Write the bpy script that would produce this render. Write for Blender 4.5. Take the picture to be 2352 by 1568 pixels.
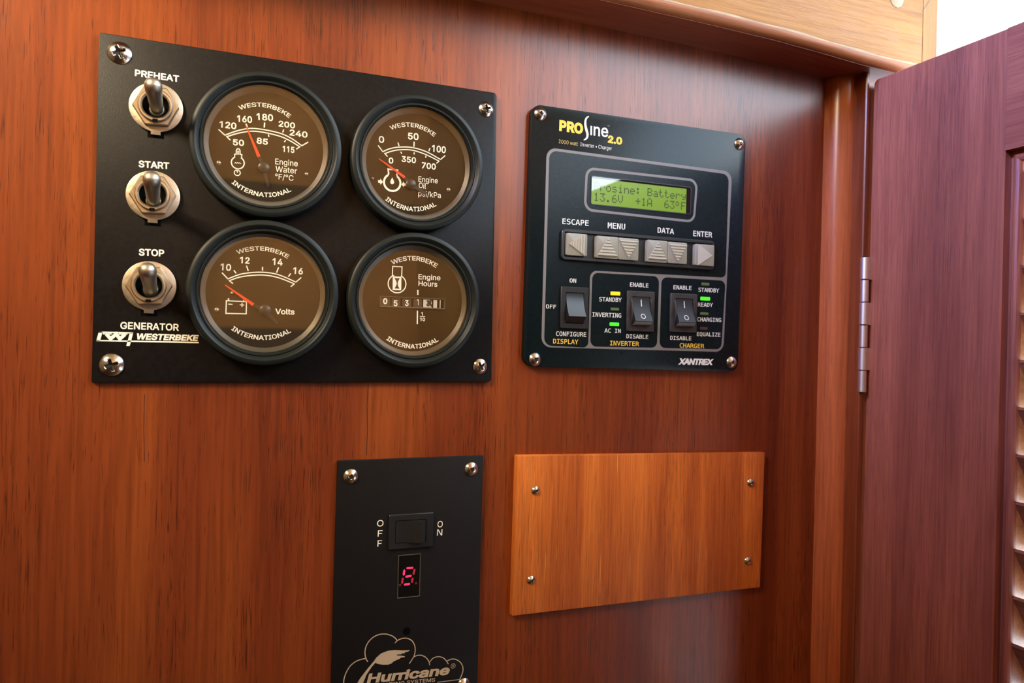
import bpy, bmesh, math, os
from mathutils import Matrix, Vector
import numpy as np

# ------------------------------------------------------------------ scene, camera, light
S = bpy.context.scene
for o in list(bpy.data.objects):
    bpy.data.objects.remove(o)
C = S.collection
MM = 0.001
ZC = 1350.0                      # camera height above the cabin floor, mm
D = 300.0                        # camera distance from the bulkhead, mm
F = 1700.0                       # focal length in pixels of the 2352 px wide frame
ya, ro = math.radians(-21.2), math.radians(-1.42)
cy, sy, cr, sr = math.cos(ya), math.sin(ya), math.cos(ro), math.sin(ro)
RC = np.array([[cy, -sy, 0], [sy, cy, 0], [0, 0, 1]]) @ np.array([[cr, 0, sr], [0, 1, 0], [-sr, 0, cr]])

cam_d = bpy.data.cameras.new('camera')
cam = bpy.data.objects.new('camera', cam_d)
C.objects.link(cam)
cam_d.sensor_width = 36.0
cam_d.lens = F / 2352 * 36.0
cam_d.clip_start = 0.005
M = Matrix.Identity(4)
for i in range(3):
    M[i][0] = RC[i, 0]; M[i][1] = RC[i, 2]; M[i][2] = -RC[i, 1]
M[0][3] = 0; M[1][3] = -D * MM; M[2][3] = ZC * MM
cam.matrix_world = M
cam_d.dof.use_dof = True
cam_d.dof.focus_distance = 0.305
cam_d.dof.aperture_fstop = 14.0
S.camera = cam

S.view_settings.view_transform = 'Standard'
S.view_settings.look = 'None'
S.view_settings.exposure = 0.05
S.view_settings.gamma = 1.0
S.view_settings.use_curve_mapping = False
try:
    S.cycles.use_denoising = True
    S.cycles.max_bounces = 8
    S.cycles.sample_clamp_indirect = 8
except Exception:
    pass

w = bpy.data.worlds.new('sky'); S.world = w; w.use_nodes = True
nt = w.node_tree
bg = nt.nodes['Background']
SKY = 11.0
bg.inputs['Strength'].default_value = SKY
tc = nt.nodes.new('ShaderNodeTexCoord')
nz = nt.nodes.new('ShaderNodeTexNoise'); nz.inputs['Scale'].default_value = 2.6; nz.inputs['Detail'].default_value = 3
cr_ = nt.nodes.new('ShaderNodeValToRGB')
cr_.color_ramp.elements[0].position = 0.35; cr_.color_ramp.elements[0].color = (0.50, 0.72, 1.0, 1)
cr_.color_ramp.elements[1].position = 0.62; cr_.color_ramp.elements[1].color = (0.86, 0.96, 1.0, 1)
nt.links.new(tc.outputs['Generated'], nz.inputs['Vector'])
nt.links.new(nz.outputs['Fac'], cr_.inputs['Fac'])
nt.links.new(cr_.outputs['Color'], bg.inputs['Color'])


def P3(x, h, z):
    return Vector((x * MM, -h * MM, (z + ZC) * MM))


def area(name, pos, target, sx, sz, col, power, spread=180):
    d = bpy.data.lights.new(name, 'AREA'); d.shape = 'RECTANGLE'; d.size = sx * MM; d.size_y = sz * MM
    d.color = col; d.energy = power; d.spread = math.radians(spread)
    o = bpy.data.objects.new(name, d); C.objects.link(o)
    p, t = P3(*pos), P3(*target)
    o.location = p
    o.rotation_euler = (t - p).to_track_quat('-Z', 'Y').to_euler()
    return o


# added unseen lights: warm fill for the left of the bulkhead, blue for the door
WARM_FILL = area('warm_left_fill', (-420, 330, 390), (-110, 0, 190), 200, 140, (1.0, 0.80, 0.52), 1.0, 52)
BLUE_FILL = area('blue_door_fill', (-420, 260, 600), (299, 70, 215), 260, 200, (0.16, 0.28, 1.0), 1.9, 34)  # added source, imitates the bluish flare haze over the door top
FARL = area('far_wall_fill', (0, 1150, 620), (0, 1700, 380), 900, 60, (1.0, 0.70, 0.32), 11.0)  # added to brighten the far wall that the gauge glass reflects


# ------------------------------------------------------------------ pixel -> place on the bulkhead
def W(px, py, h=0.0):
    """the point (x, z) in mm, at height h off the bulkhead, that this pixel of the photograph shows"""
    d = RC @ np.array([(px - 1176) / F, 1.0, (784 - py) / F])
    s = (D - h) / d[1]
    return (d[0] * s, d[2] * s)


# ------------------------------------------------------------------ materials
def new_mat(name):
    m = bpy.data.materials.new(name); m.use_nodes = True
    return m, m.node_tree, m.node_tree.nodes['Principled BSDF']


def plain(name, col, rough=0.5, metal=0.0, spec=0.5, bump=0.0, bscale=900, coat=0.0, vary=0.0, ior=None):
    m, t, b = new_mat(name)
    b.inputs['Base Color'].default_value = (*col, 1)
    b.inputs['Roughness'].default_value = rough
    b.inputs['Metallic'].default_value = metal
    b.inputs['Specular IOR Level'].default_value = spec
    b.inputs['Coat Weight'].default_value = coat
    if ior: b.inputs['IOR'].default_value = ior
    if bump or vary:
        c = t.nodes.new('ShaderNodeTexCoord')
        n = t.nodes.new('ShaderNodeTexNoise'); n.inputs['Scale'].default_value = bscale; n.inputs['Detail'].default_value = 4
        t.links.new(c.outputs['Object'], n.inputs['Vector'])
        if bump:
            bp = t.nodes.new('ShaderNodeBump'); bp.inputs['Strength'].default_value = bump; bp.inputs['Distance'].default_value = 0.0003
            t.links.new(n.outputs['Fac'], bp.inputs['Height']); t.links.new(bp.outputs['Normal'], b.inputs['Normal'])
        if vary:
            n2 = t.nodes.new('ShaderNodeTexNoise'); n2.inputs['Scale'].default_value = bscale * 0.25; n2.inputs['Detail'].default_value = 5
            t.links.new(c.outputs['Object'], n2.inputs['Vector'])
            r = t.nodes.new('ShaderNodeValToRGB')
            r.color_ramp.elements[0].position = 0.35; r.color_ramp.elements[1].position = 0.7
            r.color_ramp.elements[0].color = tuple(max(0, k * (1 - vary)) for k in col) + (1,)
            r.color_ramp.elements[1].color = tuple(min(1, k * (1 + vary)) for k in col) + (1,)
            t.links.new(n2.outputs['Fac'], r.inputs['Fac']); t.links.new(r.outputs['Color'], b.inputs['Base Color'])
    return m


def emis(name, col, st, base=(0.02, 0.02, 0.02)):
    m, t, b = new_mat(name)
    b.inputs['Base Color'].default_value = (*base, 1)
    b.inputs['Emission Color'].default_value = (*col, 1)
    b.inputs['Emission Strength'].default_value = st
    b.inputs['Roughness'].default_value = 0.3
    return m


def wood(name, light, mid, dark, along='Z', rough=0.34, pore=0.75, pore_col=None, band=26.0, coat=0.0, bump=0.35, spec=0.5, fleck=0.0, dens=0.64):
    m, t, b = new_mat(name)
    N, L = t.nodes, t.links
    c = N.new('ShaderNodeTexCoord')
    k = {'X': 0, 'Y': 1, 'Z': 2}[along]

    def mapped(ratio, loc=(0, 0, 0)):
        mp = N.new('ShaderNodeMapping'); s = [1.0, 1.0, 1.0]; s[k] = ratio
        mp.inputs['Scale'].default_value = s; mp.inputs['Location'].default_value = loc
        L.new(c.outputs['Object'], mp.inputs['Vector']); return mp

    def noise(mp, scale, detail=2, dist=0.0, rgh=0.5):
        n = N.new('ShaderNodeTexNoise'); n.inputs['Scale'].default_value = scale; n.inputs['Detail'].default_value = detail
        n.inputs['Distortion'].default_value = dist; n.inputs['Roughness'].default_value = rgh
        L.new(mp.outputs['Vector'], n.inputs['Vector']); return n

    def ramp(src, p0, c0, p1, c1, pm=None, cm=None):
        r = N.new('ShaderNodeValToRGB'); e = r.color_ramp.elements
        e[0].position = p0; e[0].color = c0; e[1].position = p1; e[1].color = c1
        if pm is not None:
            q = e.new(pm); q.color = cm
        L.new(src.outputs['Fac'], r.inputs['Fac']); return r

    def mix(mode, fac, a, bb):
        x = N.new('ShaderNodeMixRGB'); x.blend_type = mode
        for sock, v in ((x.inputs['Fac'], fac), (x.inputs['Color1'], a), (x.inputs['Color2'], bb)):
            if isinstance(v, bpy.types.NodeSocket): L.new(v, sock)
            elif isinstance(v, (int, float)): sock.default_value = v
            else: sock.default_value = (*v, 1)
        return x

    n1 = noise(mapped(0.07), band, 5, 1.1)
    r1 = ramp(n1, 0.30, (*dark, 1), 0.68, (*light, 1), 0.5, (*mid, 1))
    n2 = noise(mapped(0.03, (3, 1, 2)), band * 22, 6, 0.5, 0.62)
    r2 = ramp(n2, 0.32, (0.62, 0.56, 0.52, 1), 0.6, (1.08, 1.08, 1.08, 1))
    m1 = mix('MULTIPLY', 0.8, r1.outputs['Color'], r2.outputs['Color'])
    # short dark pores, denser in some bands
    n3 = noise(mapped(0.034, (7, 5, 1)), 2300, 2, 0.5)
    n4 = noise(mapped(0.12, (1, 9, 4)), 45, 2)
    ma = N.new('ShaderNodeMath'); ma.operation = 'MULTIPLY_ADD'; ma.inputs[1].default_value = 0.45
    L.new(n4.outputs['Fac'], ma.inputs[0]); L.new(n3.outputs['Fac'], ma.inputs[2])
    r3 = N.new('ShaderNodeValToRGB'); e = r3.color_ramp.elements
    e[0].position = dens + 0.185; e[0].color = (0, 0, 0, 1); e[1].position = dens + 0.27; e[1].color = (1, 1, 1, 1)
    L.new(ma.outputs[0], r3.inputs['Fac'])
    pc = pore_col or tuple(v * 0.28 for v in dark)
    mf = N.new('ShaderNodeMath'); mf.operation = 'MULTIPLY'; mf.inputs[1].default_value = pore
    L.new(r3.outputs['Color'], mf.inputs[0])
    m2 = mix('MIX', mf.outputs[0], m1.outputs['Color'], pc)
    out = m2
    if fleck:
        n5 = noise(mapped(0.03, (2, 8, 6)), 1100, 2)
        r5 = ramp(n5, 0.70, (0, 0, 0, 1), 0.76, (1, 1, 1, 1))
        mg = N.new('ShaderNodeMath'); mg.operation = 'MULTIPLY'; mg.inputs[1].default_value = fleck
        L.new(r5.outputs['Color'], mg.inputs[0])
        out = mix('MIX', mg.outputs[0], m2.outputs['Color'], tuple(min(1, v * 2.2 + 0.05) for v in light))
    L.new(out.outputs['Color'], b.inputs['Base Color'])
    b.inputs['Roughness'].default_value = rough
    b.inputs['Specular IOR Level'].default_value = spec
    b.inputs['Coat Weight'].default_value = coat
    b.inputs['Coat Roughness'].default_value = 0.18
    inv = N.new('ShaderNodeMath'); inv.operation = 'MULTIPLY_ADD'; inv.inputs[1].default_value = -1.0
    L.new(r3.outputs['Color'], inv.inputs[0]); L.new(n2.outputs['Fac'], inv.inputs[2])
    bp = N.new('ShaderNodeBump'); bp.inputs['Strength'].default_value = bump; bp.inputs['Distance'].default_value = 0.0002
    L.new(inv.outputs[0], bp.inputs['Height']); L.new(bp.outputs['Normal'], b.inputs['Normal'])
    return m


WALLW = wood('varnished_teak_bulkhead', (0.265, 0.056, 0.010), (0.19, 0.034, 0.007), (0.122, 0.019, 0.0045), rough=0.30, bump=0.08, pore=0.72)
TRIMW = wood('varnished_teak_trim', (0.52, 0.13, 0.03), (0.40, 0.09, 0.02), (0.28, 0.055, 0.014), rough=0.26, pore=0.35, bump=0.15)
DOORW = wood('varnished_teak_door', (0.41, 0.112, 0.044), (0.32, 0.083, 0.034), (0.22, 0.053, 0.023), rough=0.42, pore=0.35, bump=0.2, band=40)
SLATW = wood('lit_louvre_teak', (0.62, 0.27, 0.09), (0.50, 0.20, 0.06), (0.36, 0.12, 0.04), rough=0.4, along='Y', pore=0.3)  # golden light from behind put into this paler copy of the louvre wood
COVERW = wood('pale_teak_veneer', (0.72, 0.205, 0.034), (0.58, 0.148, 0.024), (0.44, 0.10, 0.016), rough=0.55, spec=0.3, pore=0.6, fleck=0.55, bump=0.3,
              pore_col=(0.22, 0.05, 0.012), band=45)
BEAMW = wood('light_teak_beam', (0.40, 0.185, 0.036), (0.35, 0.148, 0.027), (0.25, 0.098, 0.018), along='X', rough=0.5, spec=0.15, pore=0.55,
             pore_col=(0.36, 0.17, 0.07), bump=0.35, dens=0.58)
CAPW = wood('light_teak_end', (0.36, 0.165, 0.040), (0.31, 0.13, 0.03), (0.23, 0.09, 0.021), rough=0.5, spec=0.15, pore=0.5, pore_col=(0.33, 0.15, 0.06))
PLUGW = wood('plug_teak', (0.31, 0.17, 0.045), (0.28, 0.15, 0.038), (0.24, 0.12, 0.03), along='X', rough=0.4, pore=0.3)
CABIN = plain('cream_cabin_lining', (0.46, 0.30, 0.13), 0.7, vary=0.1, bscale=12)
DARKC = plain('dark_cabin_lining', (0.05, 0.055, 0.06), 0.7)
SOFW = wood('soffit_teak', (0.34, 0.085, 0.03), (0.26, 0.06, 0.022), (0.18, 0.038, 0.014), along='X', rough=0.35, pore=0.3, bump=0.1)
FRONTW = plain('amber_varnished_lining', (0.50, 0.27, 0.085), 0.6, vary=0.1, bscale=12)
SOLE = plain('cabin_sole', (0.10, 0.045, 0.02), 0.5)

BLKP = plain('black_painted_metal', (0.0075, 0.0058, 0.0058), 0.36, spec=0.15, bump=0.10, bscale=2600, vary=0.25)
BLKP2 = plain('black_textured_laminate', (0.0038, 0.0088, 0.0105), 0.27, spec=0.20, bump=0.12, bscale=2200, vary=0.2)
BLKP3 = plain('black_satin_metal', (0.008, 0.0072, 0.008), 0.5, spec=0.2, bump=0.08, bscale=2600)
BLKPL = plain('black_plastic', (0.012, 0.0125, 0.013), 0.38, bump=0.06, bscale=3000)
BZL = plain('black_gauge_plastic', (0.010, 0.012, 0.0105), 0.42, spec=0.22, bump=0.05, bscale=2500)
GROOVE = plain('deep_black', (0.002, 0.002, 0.002), 0.8, spec=0.05)
DIAL = plain('amber_tinted_dial', (0.024, 0.014, 0.0045), 0.5, spec=0.12)  # near-black dial, the amber reflection of the glass put into its colour
DIAL4 = plain('dark_bronze_dial', (0.026, 0.016, 0.006), 0.4, spec=0.12)
REFL = plain('dial_surround', (0.075, 0.062, 0.046), 0.4)
INK = plain('cream_ink', (0.93, 0.86, 0.72), 0.6)
INKW = plain('white_ink', (0.95, 0.92, 0.85), 0.6)
INKS = plain('grey_white_ink', (0.72, 0.70, 0.66), 0.6)
INKY = plain('yellow_ink', (0.80, 0.50, 0.04), 0.6)
INKY2 = plain('dull_yellow_ink', (0.50, 0.36, 0.10), 0.6)
INKB = plain('beige_ink', (0.52, 0.40, 0.27), 0.6)
INKG = plain('grey_print', (0.175, 0.155, 0.145), 0.55)
LCDK = plain('lcd_dark', (0.012, 0.045, 0.015), 0.5)
KEYM = plain('grey_key_rubber', (0.27, 0.255, 0.20), 0.5, bump=0.1, bscale=2500)
SLATD = wood('shaded_slat_teak', (0.33, 0.115, 0.045), (0.25, 0.08, 0.03), (0.17, 0.05, 0.02), rough=0.4, along='Y', pore=0.3, bump=0.1)  # darker copy for the slats, their shaded undersides put into the colour
KEYR = plain('grey_key_ridge', (0.42, 0.39, 0.31), 0.45)
STEEL = plain('stainless_screw', (0.62, 0.55, 0.48), 0.20, 1.0, bump=0.15, bscale=500)
NICKEL = plain('worn_nickel', (0.60, 0.51, 0.39), 0.38, 1.0, bump=0.2, bscale=600, vary=0.22)
LEVERM = plain('lever_nickel', (0.44, 0.39, 0.31), 0.42, 1.0, bump=0.1, bscale=500)
HINGEM = plain('bronze_hinge', (0.80, 0.72, 0.56), 0.42, 1.0, bump=0.1, bscale=400)
NEEDLE = plain('red_orange_needle', (0.85, 0.06, 0.012), 0.4)
HUBM = plain('needle_hub', (0.02, 0.018, 0.016), 0.35)
STUD = plain('dial_stud', (0.42, 0.36, 0.28), 0.3, 0.7)
WBZ = plain('worn_switch_bezel', (0.035, 0.030, 0.027), 0.45, spec=0.4, vary=0.3, bscale=1200)
RKR = plain('worn_rocker_plastic', (0.016, 0.016, 0.017), 0.5, spec=0.35)
WORN = plain('worn_rocker_edge', (0.10, 0.075, 0.06), 0.4)
WHITEP = plain('white_counter_wheel', (0.62, 0.58, 0.50), 0.5)
LCDE = emis('lcd_backlight', (0.20, 0.44, 0.015), 0.60, (0.10, 0.16, 0.01))
LEDY = emis('led_yellow', (1.0, 0.62, 0.0), 1.35)
LEDG = emis('led_green', (0.06, 1.0, 0.01), 1.2)
LEDO = plain('led_unlit_green', (0.085, 0.13, 0.035), 0.4)
LEDR = plain('led_unlit_red', (0.075, 0.02, 0.025), 0.4)
SEG1 = emis('segment_bright', (1.0, 0.02, 0.10), 1.6)
SEG2 = emis('segment_dim', (0.75, 0.015, 0.04), 0.55)

GL, t, b = new_mat('gauge_glass')
t.nodes.remove(b)
o_ = t.nodes['Material Output']
gl = t.nodes.new('ShaderNodeBsdfGlossy'); gl.inputs['Roughness'].default_value = 0.02
tr = t.nodes.new('ShaderNodeBsdfTransparent'); tr.inputs['Color'].default_value = (0.93, 0.90, 0.85, 1)
fr = t.nodes.new('ShaderNodeFresnel'); fr.inputs['IOR'].default_value = 1.85
ge = t.nodes.new('ShaderNodeNewGeometry'); mr = t.nodes.new('ShaderNodeMapRange')      # thin pane: the same on both sides
mr.inputs['To Min'].default_value = 1.85; mr.inputs['To Max'].default_value = 1 / 1.85
t.links.new(ge.outputs['Backfacing'], mr.inputs['Value']); t.links.new(mr.outputs['Result'], fr.inputs['IOR'])
mx = t.nodes.new('ShaderNodeMixShader')
t.links.new(fr.outputs[0], mx.inputs[0]); t.links.new(tr.outputs[0], mx.inputs[1]); t.links.new(gl.outputs[0], mx.inputs[2])
t.links.new(mx.outputs[0], o_.inputs['Surface'])


# ------------------------------------------------------------------ mesh helpers (mm; x right, h off the bulkhead, z up)
ABS = {}


class MB:
    def __init__(s): s.v = []; s.f = []; s.smooth = False

    def add(s, verts, faces):
        n = len(s.v); s.v += [tuple(p) for p in verts]; s.f += [tuple(i + n for i in f) for f in faces]; return s

    def box(s, x0, x1, h0, h1, z0, z1):
        v = [(x, h, z) for x in (x0, x1) for h in (h0, h1) for z in (z0, z1)]
        return s.add(v, [(0, 1, 3, 2), (4, 6, 7, 5), (0, 4, 5, 1), (2, 3, 7, 6), (0, 2, 6, 4), (1, 5, 7, 3)])

    def loft(s, loops, cap0=True, cap1=True, ring=False):
        """loops: lists of (x, h, z), all the same length"""
        n = len(loops[0]); base = len(s.v)
        for l in loops: s.v += [tuple(p) for p in l]
        m = len(loops)
        for a in range(m if ring else m - 1):
            bb = (a + 1) % m
            for i in range(n):
                j = (i + 1) % n
                s.f.append((base + a * n + i, base + a * n + j, base + bb * n + j, base + bb * n + i))
        if not ring:
            if cap0: s.f.append(tuple(base + i for i in range(n)))
            if cap1: s.f.append(tuple(base + (m - 1) * n + i for i in range(n)))
        return s

    def lathe(s, prof, n=48, ring=False, c=(0, 0)):
        loops = [[(c[0] + r * math.cos(2 * math.pi * i / n), h, c[1] + r * math.sin(2 * math.pi * i / n)) for i in range(n)] for r, h in prof]
        return s.loft(loops, ring=ring)

    def prism(s, poly, h0, h1, bev=0.0):
        """poly (x, z) from h0 up to h1, the front edge bevelled"""
        if bev:
            return s.loft([[(x, h0, z) for x, z in poly], [(x, h1 - bev, z) for x, z in poly],
                           [(x, h1 - bev * 0.3, z) for x, z in inset(poly, bev * 0.3)],
                           [(x, h1, z) for x, z in inset(poly, bev)]])
        return s.loft([[(x, h0, z) for x, z in poly], [(x, h1, z) for x, z in poly]])

    def flat(s, poly, h):
        return s.add([(x, h, z) for x, z in poly], [tuple(range(len(poly)))])

    def tube(s, a, bb, ra, rb, n=20, dome=False):
        a = Vector(a); bb = Vector(bb); d = (bb - a).normalized()
        u = d.orthogonal().normalized(); q = d.cross(u)
        rings = [(0, ra), (1, rb)]
        loops = []
        ln = (bb - a).length
        for tt, r in rings:
            loops.append([a + d * ln * tt + (u * math.cos(2 * math.pi * i / n) + q * math.sin(2 * math.pi * i / n)) * r for i in range(n)])
        if dome:
            for k in range(1, 7):
                an = k / 7 * math.pi / 2
                loops.append([bb + d * rb * math.sin(an) + (u * math.cos(2 * math.pi * i / n) + q * math.sin(2 * math.pi * i / n)) * rb * math.cos(an) for i in range(n)])
        return s.loft(loops)

    def build(s, name, mat, parent=None, loc=(0, 0, 0), smooth=None, wall=False):
        me = bpy.data.meshes.new(name)
        me.from_pydata([(x * MM, -h * MM, z * MM) for x, h, z in s.v], [], s.f)
        bm = bmesh.new(); bm.from_mesh(me)
        bmesh.ops.recalc_face_normals(bm, faces=bm.faces)
        bm.to_mesh(me); bm.free()
        me.materials.append(mat)
        o = bpy.data.objects.new(name, me)
        place(o, parent, loc)
        if smooth: shade(me, smooth)
        return o


def shade(me, ang=35):
    for p in me.polygons: p.use_smooth = True
    bm = bmesh.new(); bm.from_mesh(me); lim = math.radians(ang)
    for e in bm.edges:
        if len(e.link_faces) == 2 and e.calc_face_angle(0) > lim: e.smooth = False
    bm.to_mesh(me); bm.free()


def place(o, parent, loc):
    """loc is absolute (mm); stored relative to the parent"""
    C.objects.link(o)
    a = P3(*loc)
    if parent is not None:
        o.parent = parent
        o.location = a - ABS[parent.name]
    else:
        o.location = a
    ABS[o.name] = a


def empty(name, loc, label, cat):
    o = bpy.data.objects.new(name, None); o.empty_display_size = 0.02
    place(o, None, loc); o['label'] = label; o['category'] = cat
    return o


def structure(o, label=None):
    o['kind'] = 'structure'
    if label: o['label'] = label
    return o


def rel(pts, loc):
    return [(x - loc[0], z - loc[2]) for x, z in pts]


def inset(poly, d):
    n = len(poly); out = []
    area2 = sum(poly[i][0] * poly[(i + 1) % n][1] - poly[(i + 1) % n][0] * poly[i][1] for i in range(n))
    sg = 1 if area2 > 0 else -1
    for i in range(n):
        p0, p1, p2 = Vector(poly[i - 1]), Vector(poly[i]), Vector(poly[(i + 1) % n])
        a = (p1 - p0); bb = (p2 - p1)
        if a.length < 1e-9: a = bb
        if bb.length < 1e-9: bb = a
        a.normalize(); bb.normalize()
        n1 = Vector((-a.y, a.x)) * sg; n2 = Vector((-bb.y, bb.x)) * sg
        m = n1 + n2
        if m.length < 1e-6: m = n1
        m.normalize()
        out.append(tuple(p1 + m * d / max(0.35, m.dot(n1))))
    return out


def rpoly(pts, r, n=6):
    """polygon with rounded corners; r is a number or one per corner"""
    out = []; k = len(pts)
    for i in range(k):
        rr = r[i] if isinstance(r, (list, tuple)) else r
        p0, p1, p2 = Vector(pts[i - 1]), Vector(pts[i]), Vector(pts[(i + 1) % k])
        a = (p0 - p1).normalized(); bb = (p2 - p1).normalized()
        if rr <= 0.001:
            out.append(tuple(p1)); continue
        ang = math.acos(max(-1, min(1, a.dot(bb)))); tl = rr / math.tan(ang / 2)
        s0, s1 = p1 + a * tl, p1 + bb * tl
        cen = p1 + (a + bb).normalized() * (rr / math.sin(ang / 2))
        v0, v1 = s0 - cen, s1 - cen
        th0 = math.atan2(v0.y, v0.x); th1 = math.atan2(v1.y, v1.x); d = (th1 - th0 + math.pi) % (2 * math.pi) - math.pi
        for q in range(n + 1):
            th = th0 + d * q / n
            out.append((cen.x + rr * math.cos(th), cen.y + rr * math.sin(th)))
    return out


def rect(x0, x1, z0, z1): return [(x0, z0), (x1, z0), (x1, z1), (x0, z1)]


def circle(cx, cz, r, n=28, a0=0, a1=360):
    return [(cx + r * math.cos(math.radians(a0 + (a1 - a0) * i / n)), cz + r * math.sin(math.radians(a0 + (a1 - a0) * i / n))) for i in range(n + (0 if a1 - a0 == 360 else 1))]


def smooth_line(pts, k=6):
    out = []; n = len(pts)
    for i in range(n - 1):
        p0 = pts[max(0, i - 1)]; p1 = pts[i]; p2 = pts[i + 1]; p3 = pts[min(n - 1, i + 2)]
        for q in range(k):
            s_ = q / k
            out.append(tuple(0.5 * ((2 * p1[j]) + (-p0[j] + p2[j]) * s_ + (2 * p0[j] - 5 * p1[j] + 4 * p2[j] - p3[j]) * s_ ** 2 + (-p0[j] + 3 * p1[j] - 3 * p2[j] + p3[j]) * s_ ** 3) for j in (0, 1)))
    out.append(pts[-1]); return out


def stroke(mb, pts, wd, h, closed=False):
    """flat printed line of width wd along pts (x, z)"""
    n = len(pts); lft, rgt = [], []
    for i in range(n):
        p = Vector(pts[i])
        a = Vector(pts[i - 1]) if (i > 0 or closed) else None
        c = Vector(pts[(i + 1) % n]) if (i < n - 1 or closed) else None
        d1 = (p - a).normalized() if a is not None and (p - a).length > 1e-9 else None
        d2 = (c - p).normalized() if c is not None and (c - p).length > 1e-9 else None
        d1 = d1 or d2; d2 = d2 or d1
        t_ = (d1 + d2)
        t_ = t_.normalized() if t_.length > 1e-6 else d1
        nn = Vector((-t_.y, t_.x)); k = 1 / max(0.4, nn.dot(Vector((-d1.y, d1.x))))
        lft.append(p + nn * wd / 2 * k); rgt.append(p - nn * wd / 2 * k)
    v = [(p.x, h, p.y) for p in lft] + [(p.x, h, p.y) for p in rgt]
    f = [(i, i + 1, n + i + 1, n + i) for i in range(n - 1)]
    if closed: f.append((n - 1, 0, n, 2 * n - 1))
    mb.add(v, f)


# ------------------------------------------------------------------ lettering
FD = os.path.join(bpy.utils.resource_path('LOCAL'), 'datafiles', 'fonts')


def font(fn):
    try: return bpy.data.fonts.load(os.path.join(FD, fn))
    except Exception: return None


F_SANS, F_MONO = font('Inter.woff2'), font('DejaVuSansMono.woff2')
_cache = {}


def outlines(txt, fnt, spacing):
    cu = bpy.data.curves.new('t', 'FONT'); cu.body = txt
    if fnt: cu.font = fnt
    cu.size = 1.0; cu.space_character = spacing; cu.resolution_u = 4; cu.fill_mode = 'NONE'
    ob = bpy.data.objects.new('t', cu); C.objects.link(ob)
    dg = bpy.context.evaluated_depsgraph_get(); ev = ob.evaluated_get(dg)
    me = ev.to_mesh()
    co = [(p.co.x, p.co.y) for p in me.vertices]; nb = {}
    for e in me.edges:
        a, b_ = e.vertices; nb.setdefault(a, []).append(b_); nb.setdefault(b_, []).append(a)
    ev.to_mesh_clear(); bpy.data.objects.remove(ob); bpy.data.curves.remove(cu)
    seen = set(); loops = []
    for a in sorted(nb):
        if a in seen: continue
        nx = min(nb[a], key=lambda q_: (q_ != a + 1, q_))      # follow the font's own direction
        lp = [a]; seen.add(a); p, c_ = a, nx
        while c_ != a and c_ not in seen:
            lp.append(c_); seen.add(c_)
            o_2 = [q_ for q_ in nb[c_] if q_ != p]
            if not o_2: break
            p, c_ = c_, o_2[0]
        if len(lp) > 2: loops.append([co[q_] for q_ in lp])
    return loops


def grow(lp, d):
    out = []
    for i, p in enumerate(lp):
        if not out or math.hypot(p[0] - out[-1][0], p[1] - out[-1][1]) > 1e-4: out.append(p)
    while len(out) > 3 and math.hypot(out[0][0] - out[-1][0], out[0][1] - out[-1][1]) < 1e-4: out.pop()
    return inset(out, -d)


def winding(p, lps):
    """non-zero winding number of the contours about p"""
    wn = 0
    for A_, B_ in lps:
        up = (A_[:, 1] <= p[1]) & (B_[:, 1] > p[1]); dn = (A_[:, 1] > p[1]) & (B_[:, 1] <= p[1])
        cr_2 = (B_[:, 0] - A_[:, 0]) * (p[1] - A_[:, 1]) - (p[0] - A_[:, 0]) * (B_[:, 1] - A_[:, 1])
        wn += int(np.count_nonzero(up & (cr_2 > 0))) - int(np.count_nonzero(dn & (cr_2 < 0)))
    return wn


def glyphs(txt, fnt, bold, spacing=1.0):
    """filled letters from the font's contours (non-zero winding); bold = outline growth"""
    key = (txt, fnt.name if fnt else '', bold, spacing)
    if key in _cache: return _cache[key]
    from mathutils.geometry import delaunay_2d_cdt
    lps = outlines(txt, fnt, spacing)
    if txt.isdigit() and fnt is F_SANS:      # figure one without a foot
        lps = [l for l in lps if not (len(l) == 4 and max(p[1] for p in l) - min(p[1] for p in l) < 0.08 and min(p[1] for p in l) < 0.01 and abs(l[0][0] - l[2][0]) > 0.2)]
    ar = lambda l: sum(l[i][0] * l[(i + 1) % len(l)][1] - l[(i + 1) % len(l)][0] * l[i][1] for i in range(len(l)))
    areas = [ar(l) for l in lps]
    sg = 1 if max(areas, key=abs) > 0 else -1
    if bold: lps = [grow(l, bold if a * sg > 0 else -bold) for l, a in zip(lps, areas)]
    pts, edges, segs = [], [], []
    for l in lps:
        n = len(pts); pts += [Vector(p) for p in l]; edges += [(n + i, n + (i + 1) % len(l)) for i in range(len(l))]
        A_ = np.array(l); segs.append((A_, np.roll(A_, -1, 0)))
    bb = [(a.min(0), a.max(0)) for a, _ in segs]
    vo, eo, fo = delaunay_2d_cdt(pts, edges, [], 0, 1e-6)[:3]
    v = [(p.x, p.y, 0) for p in vo]; f = []
    for t_ in fo:
        cx, cy_ = sum(vo[i].x for i in t_) / 3, sum(vo[i].y for i in t_) / 3
        near = [s_ for s_, (lo, hi_) in zip(segs, bb) if lo[0] <= cx <= hi_[0] and lo[1] <= cy_ <= hi_[1]]
        if near and winding((cx, cy_), near): f.append(tuple(t_))
    used = sorted({i for t_ in f for i in t_}); ix = {a: b_ for b_, a in enumerate(used)}
    v = [v[i] for i in used]; f = [tuple(ix[i] for i in t_) for t_ in f]
    _cache[key] = (v, f); return v, f


def capheight(fnt, bold):
    v, f = glyphs('H', fnt, bold); return max(p[1] for p in v) - min(p[1] for p in v)


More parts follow.
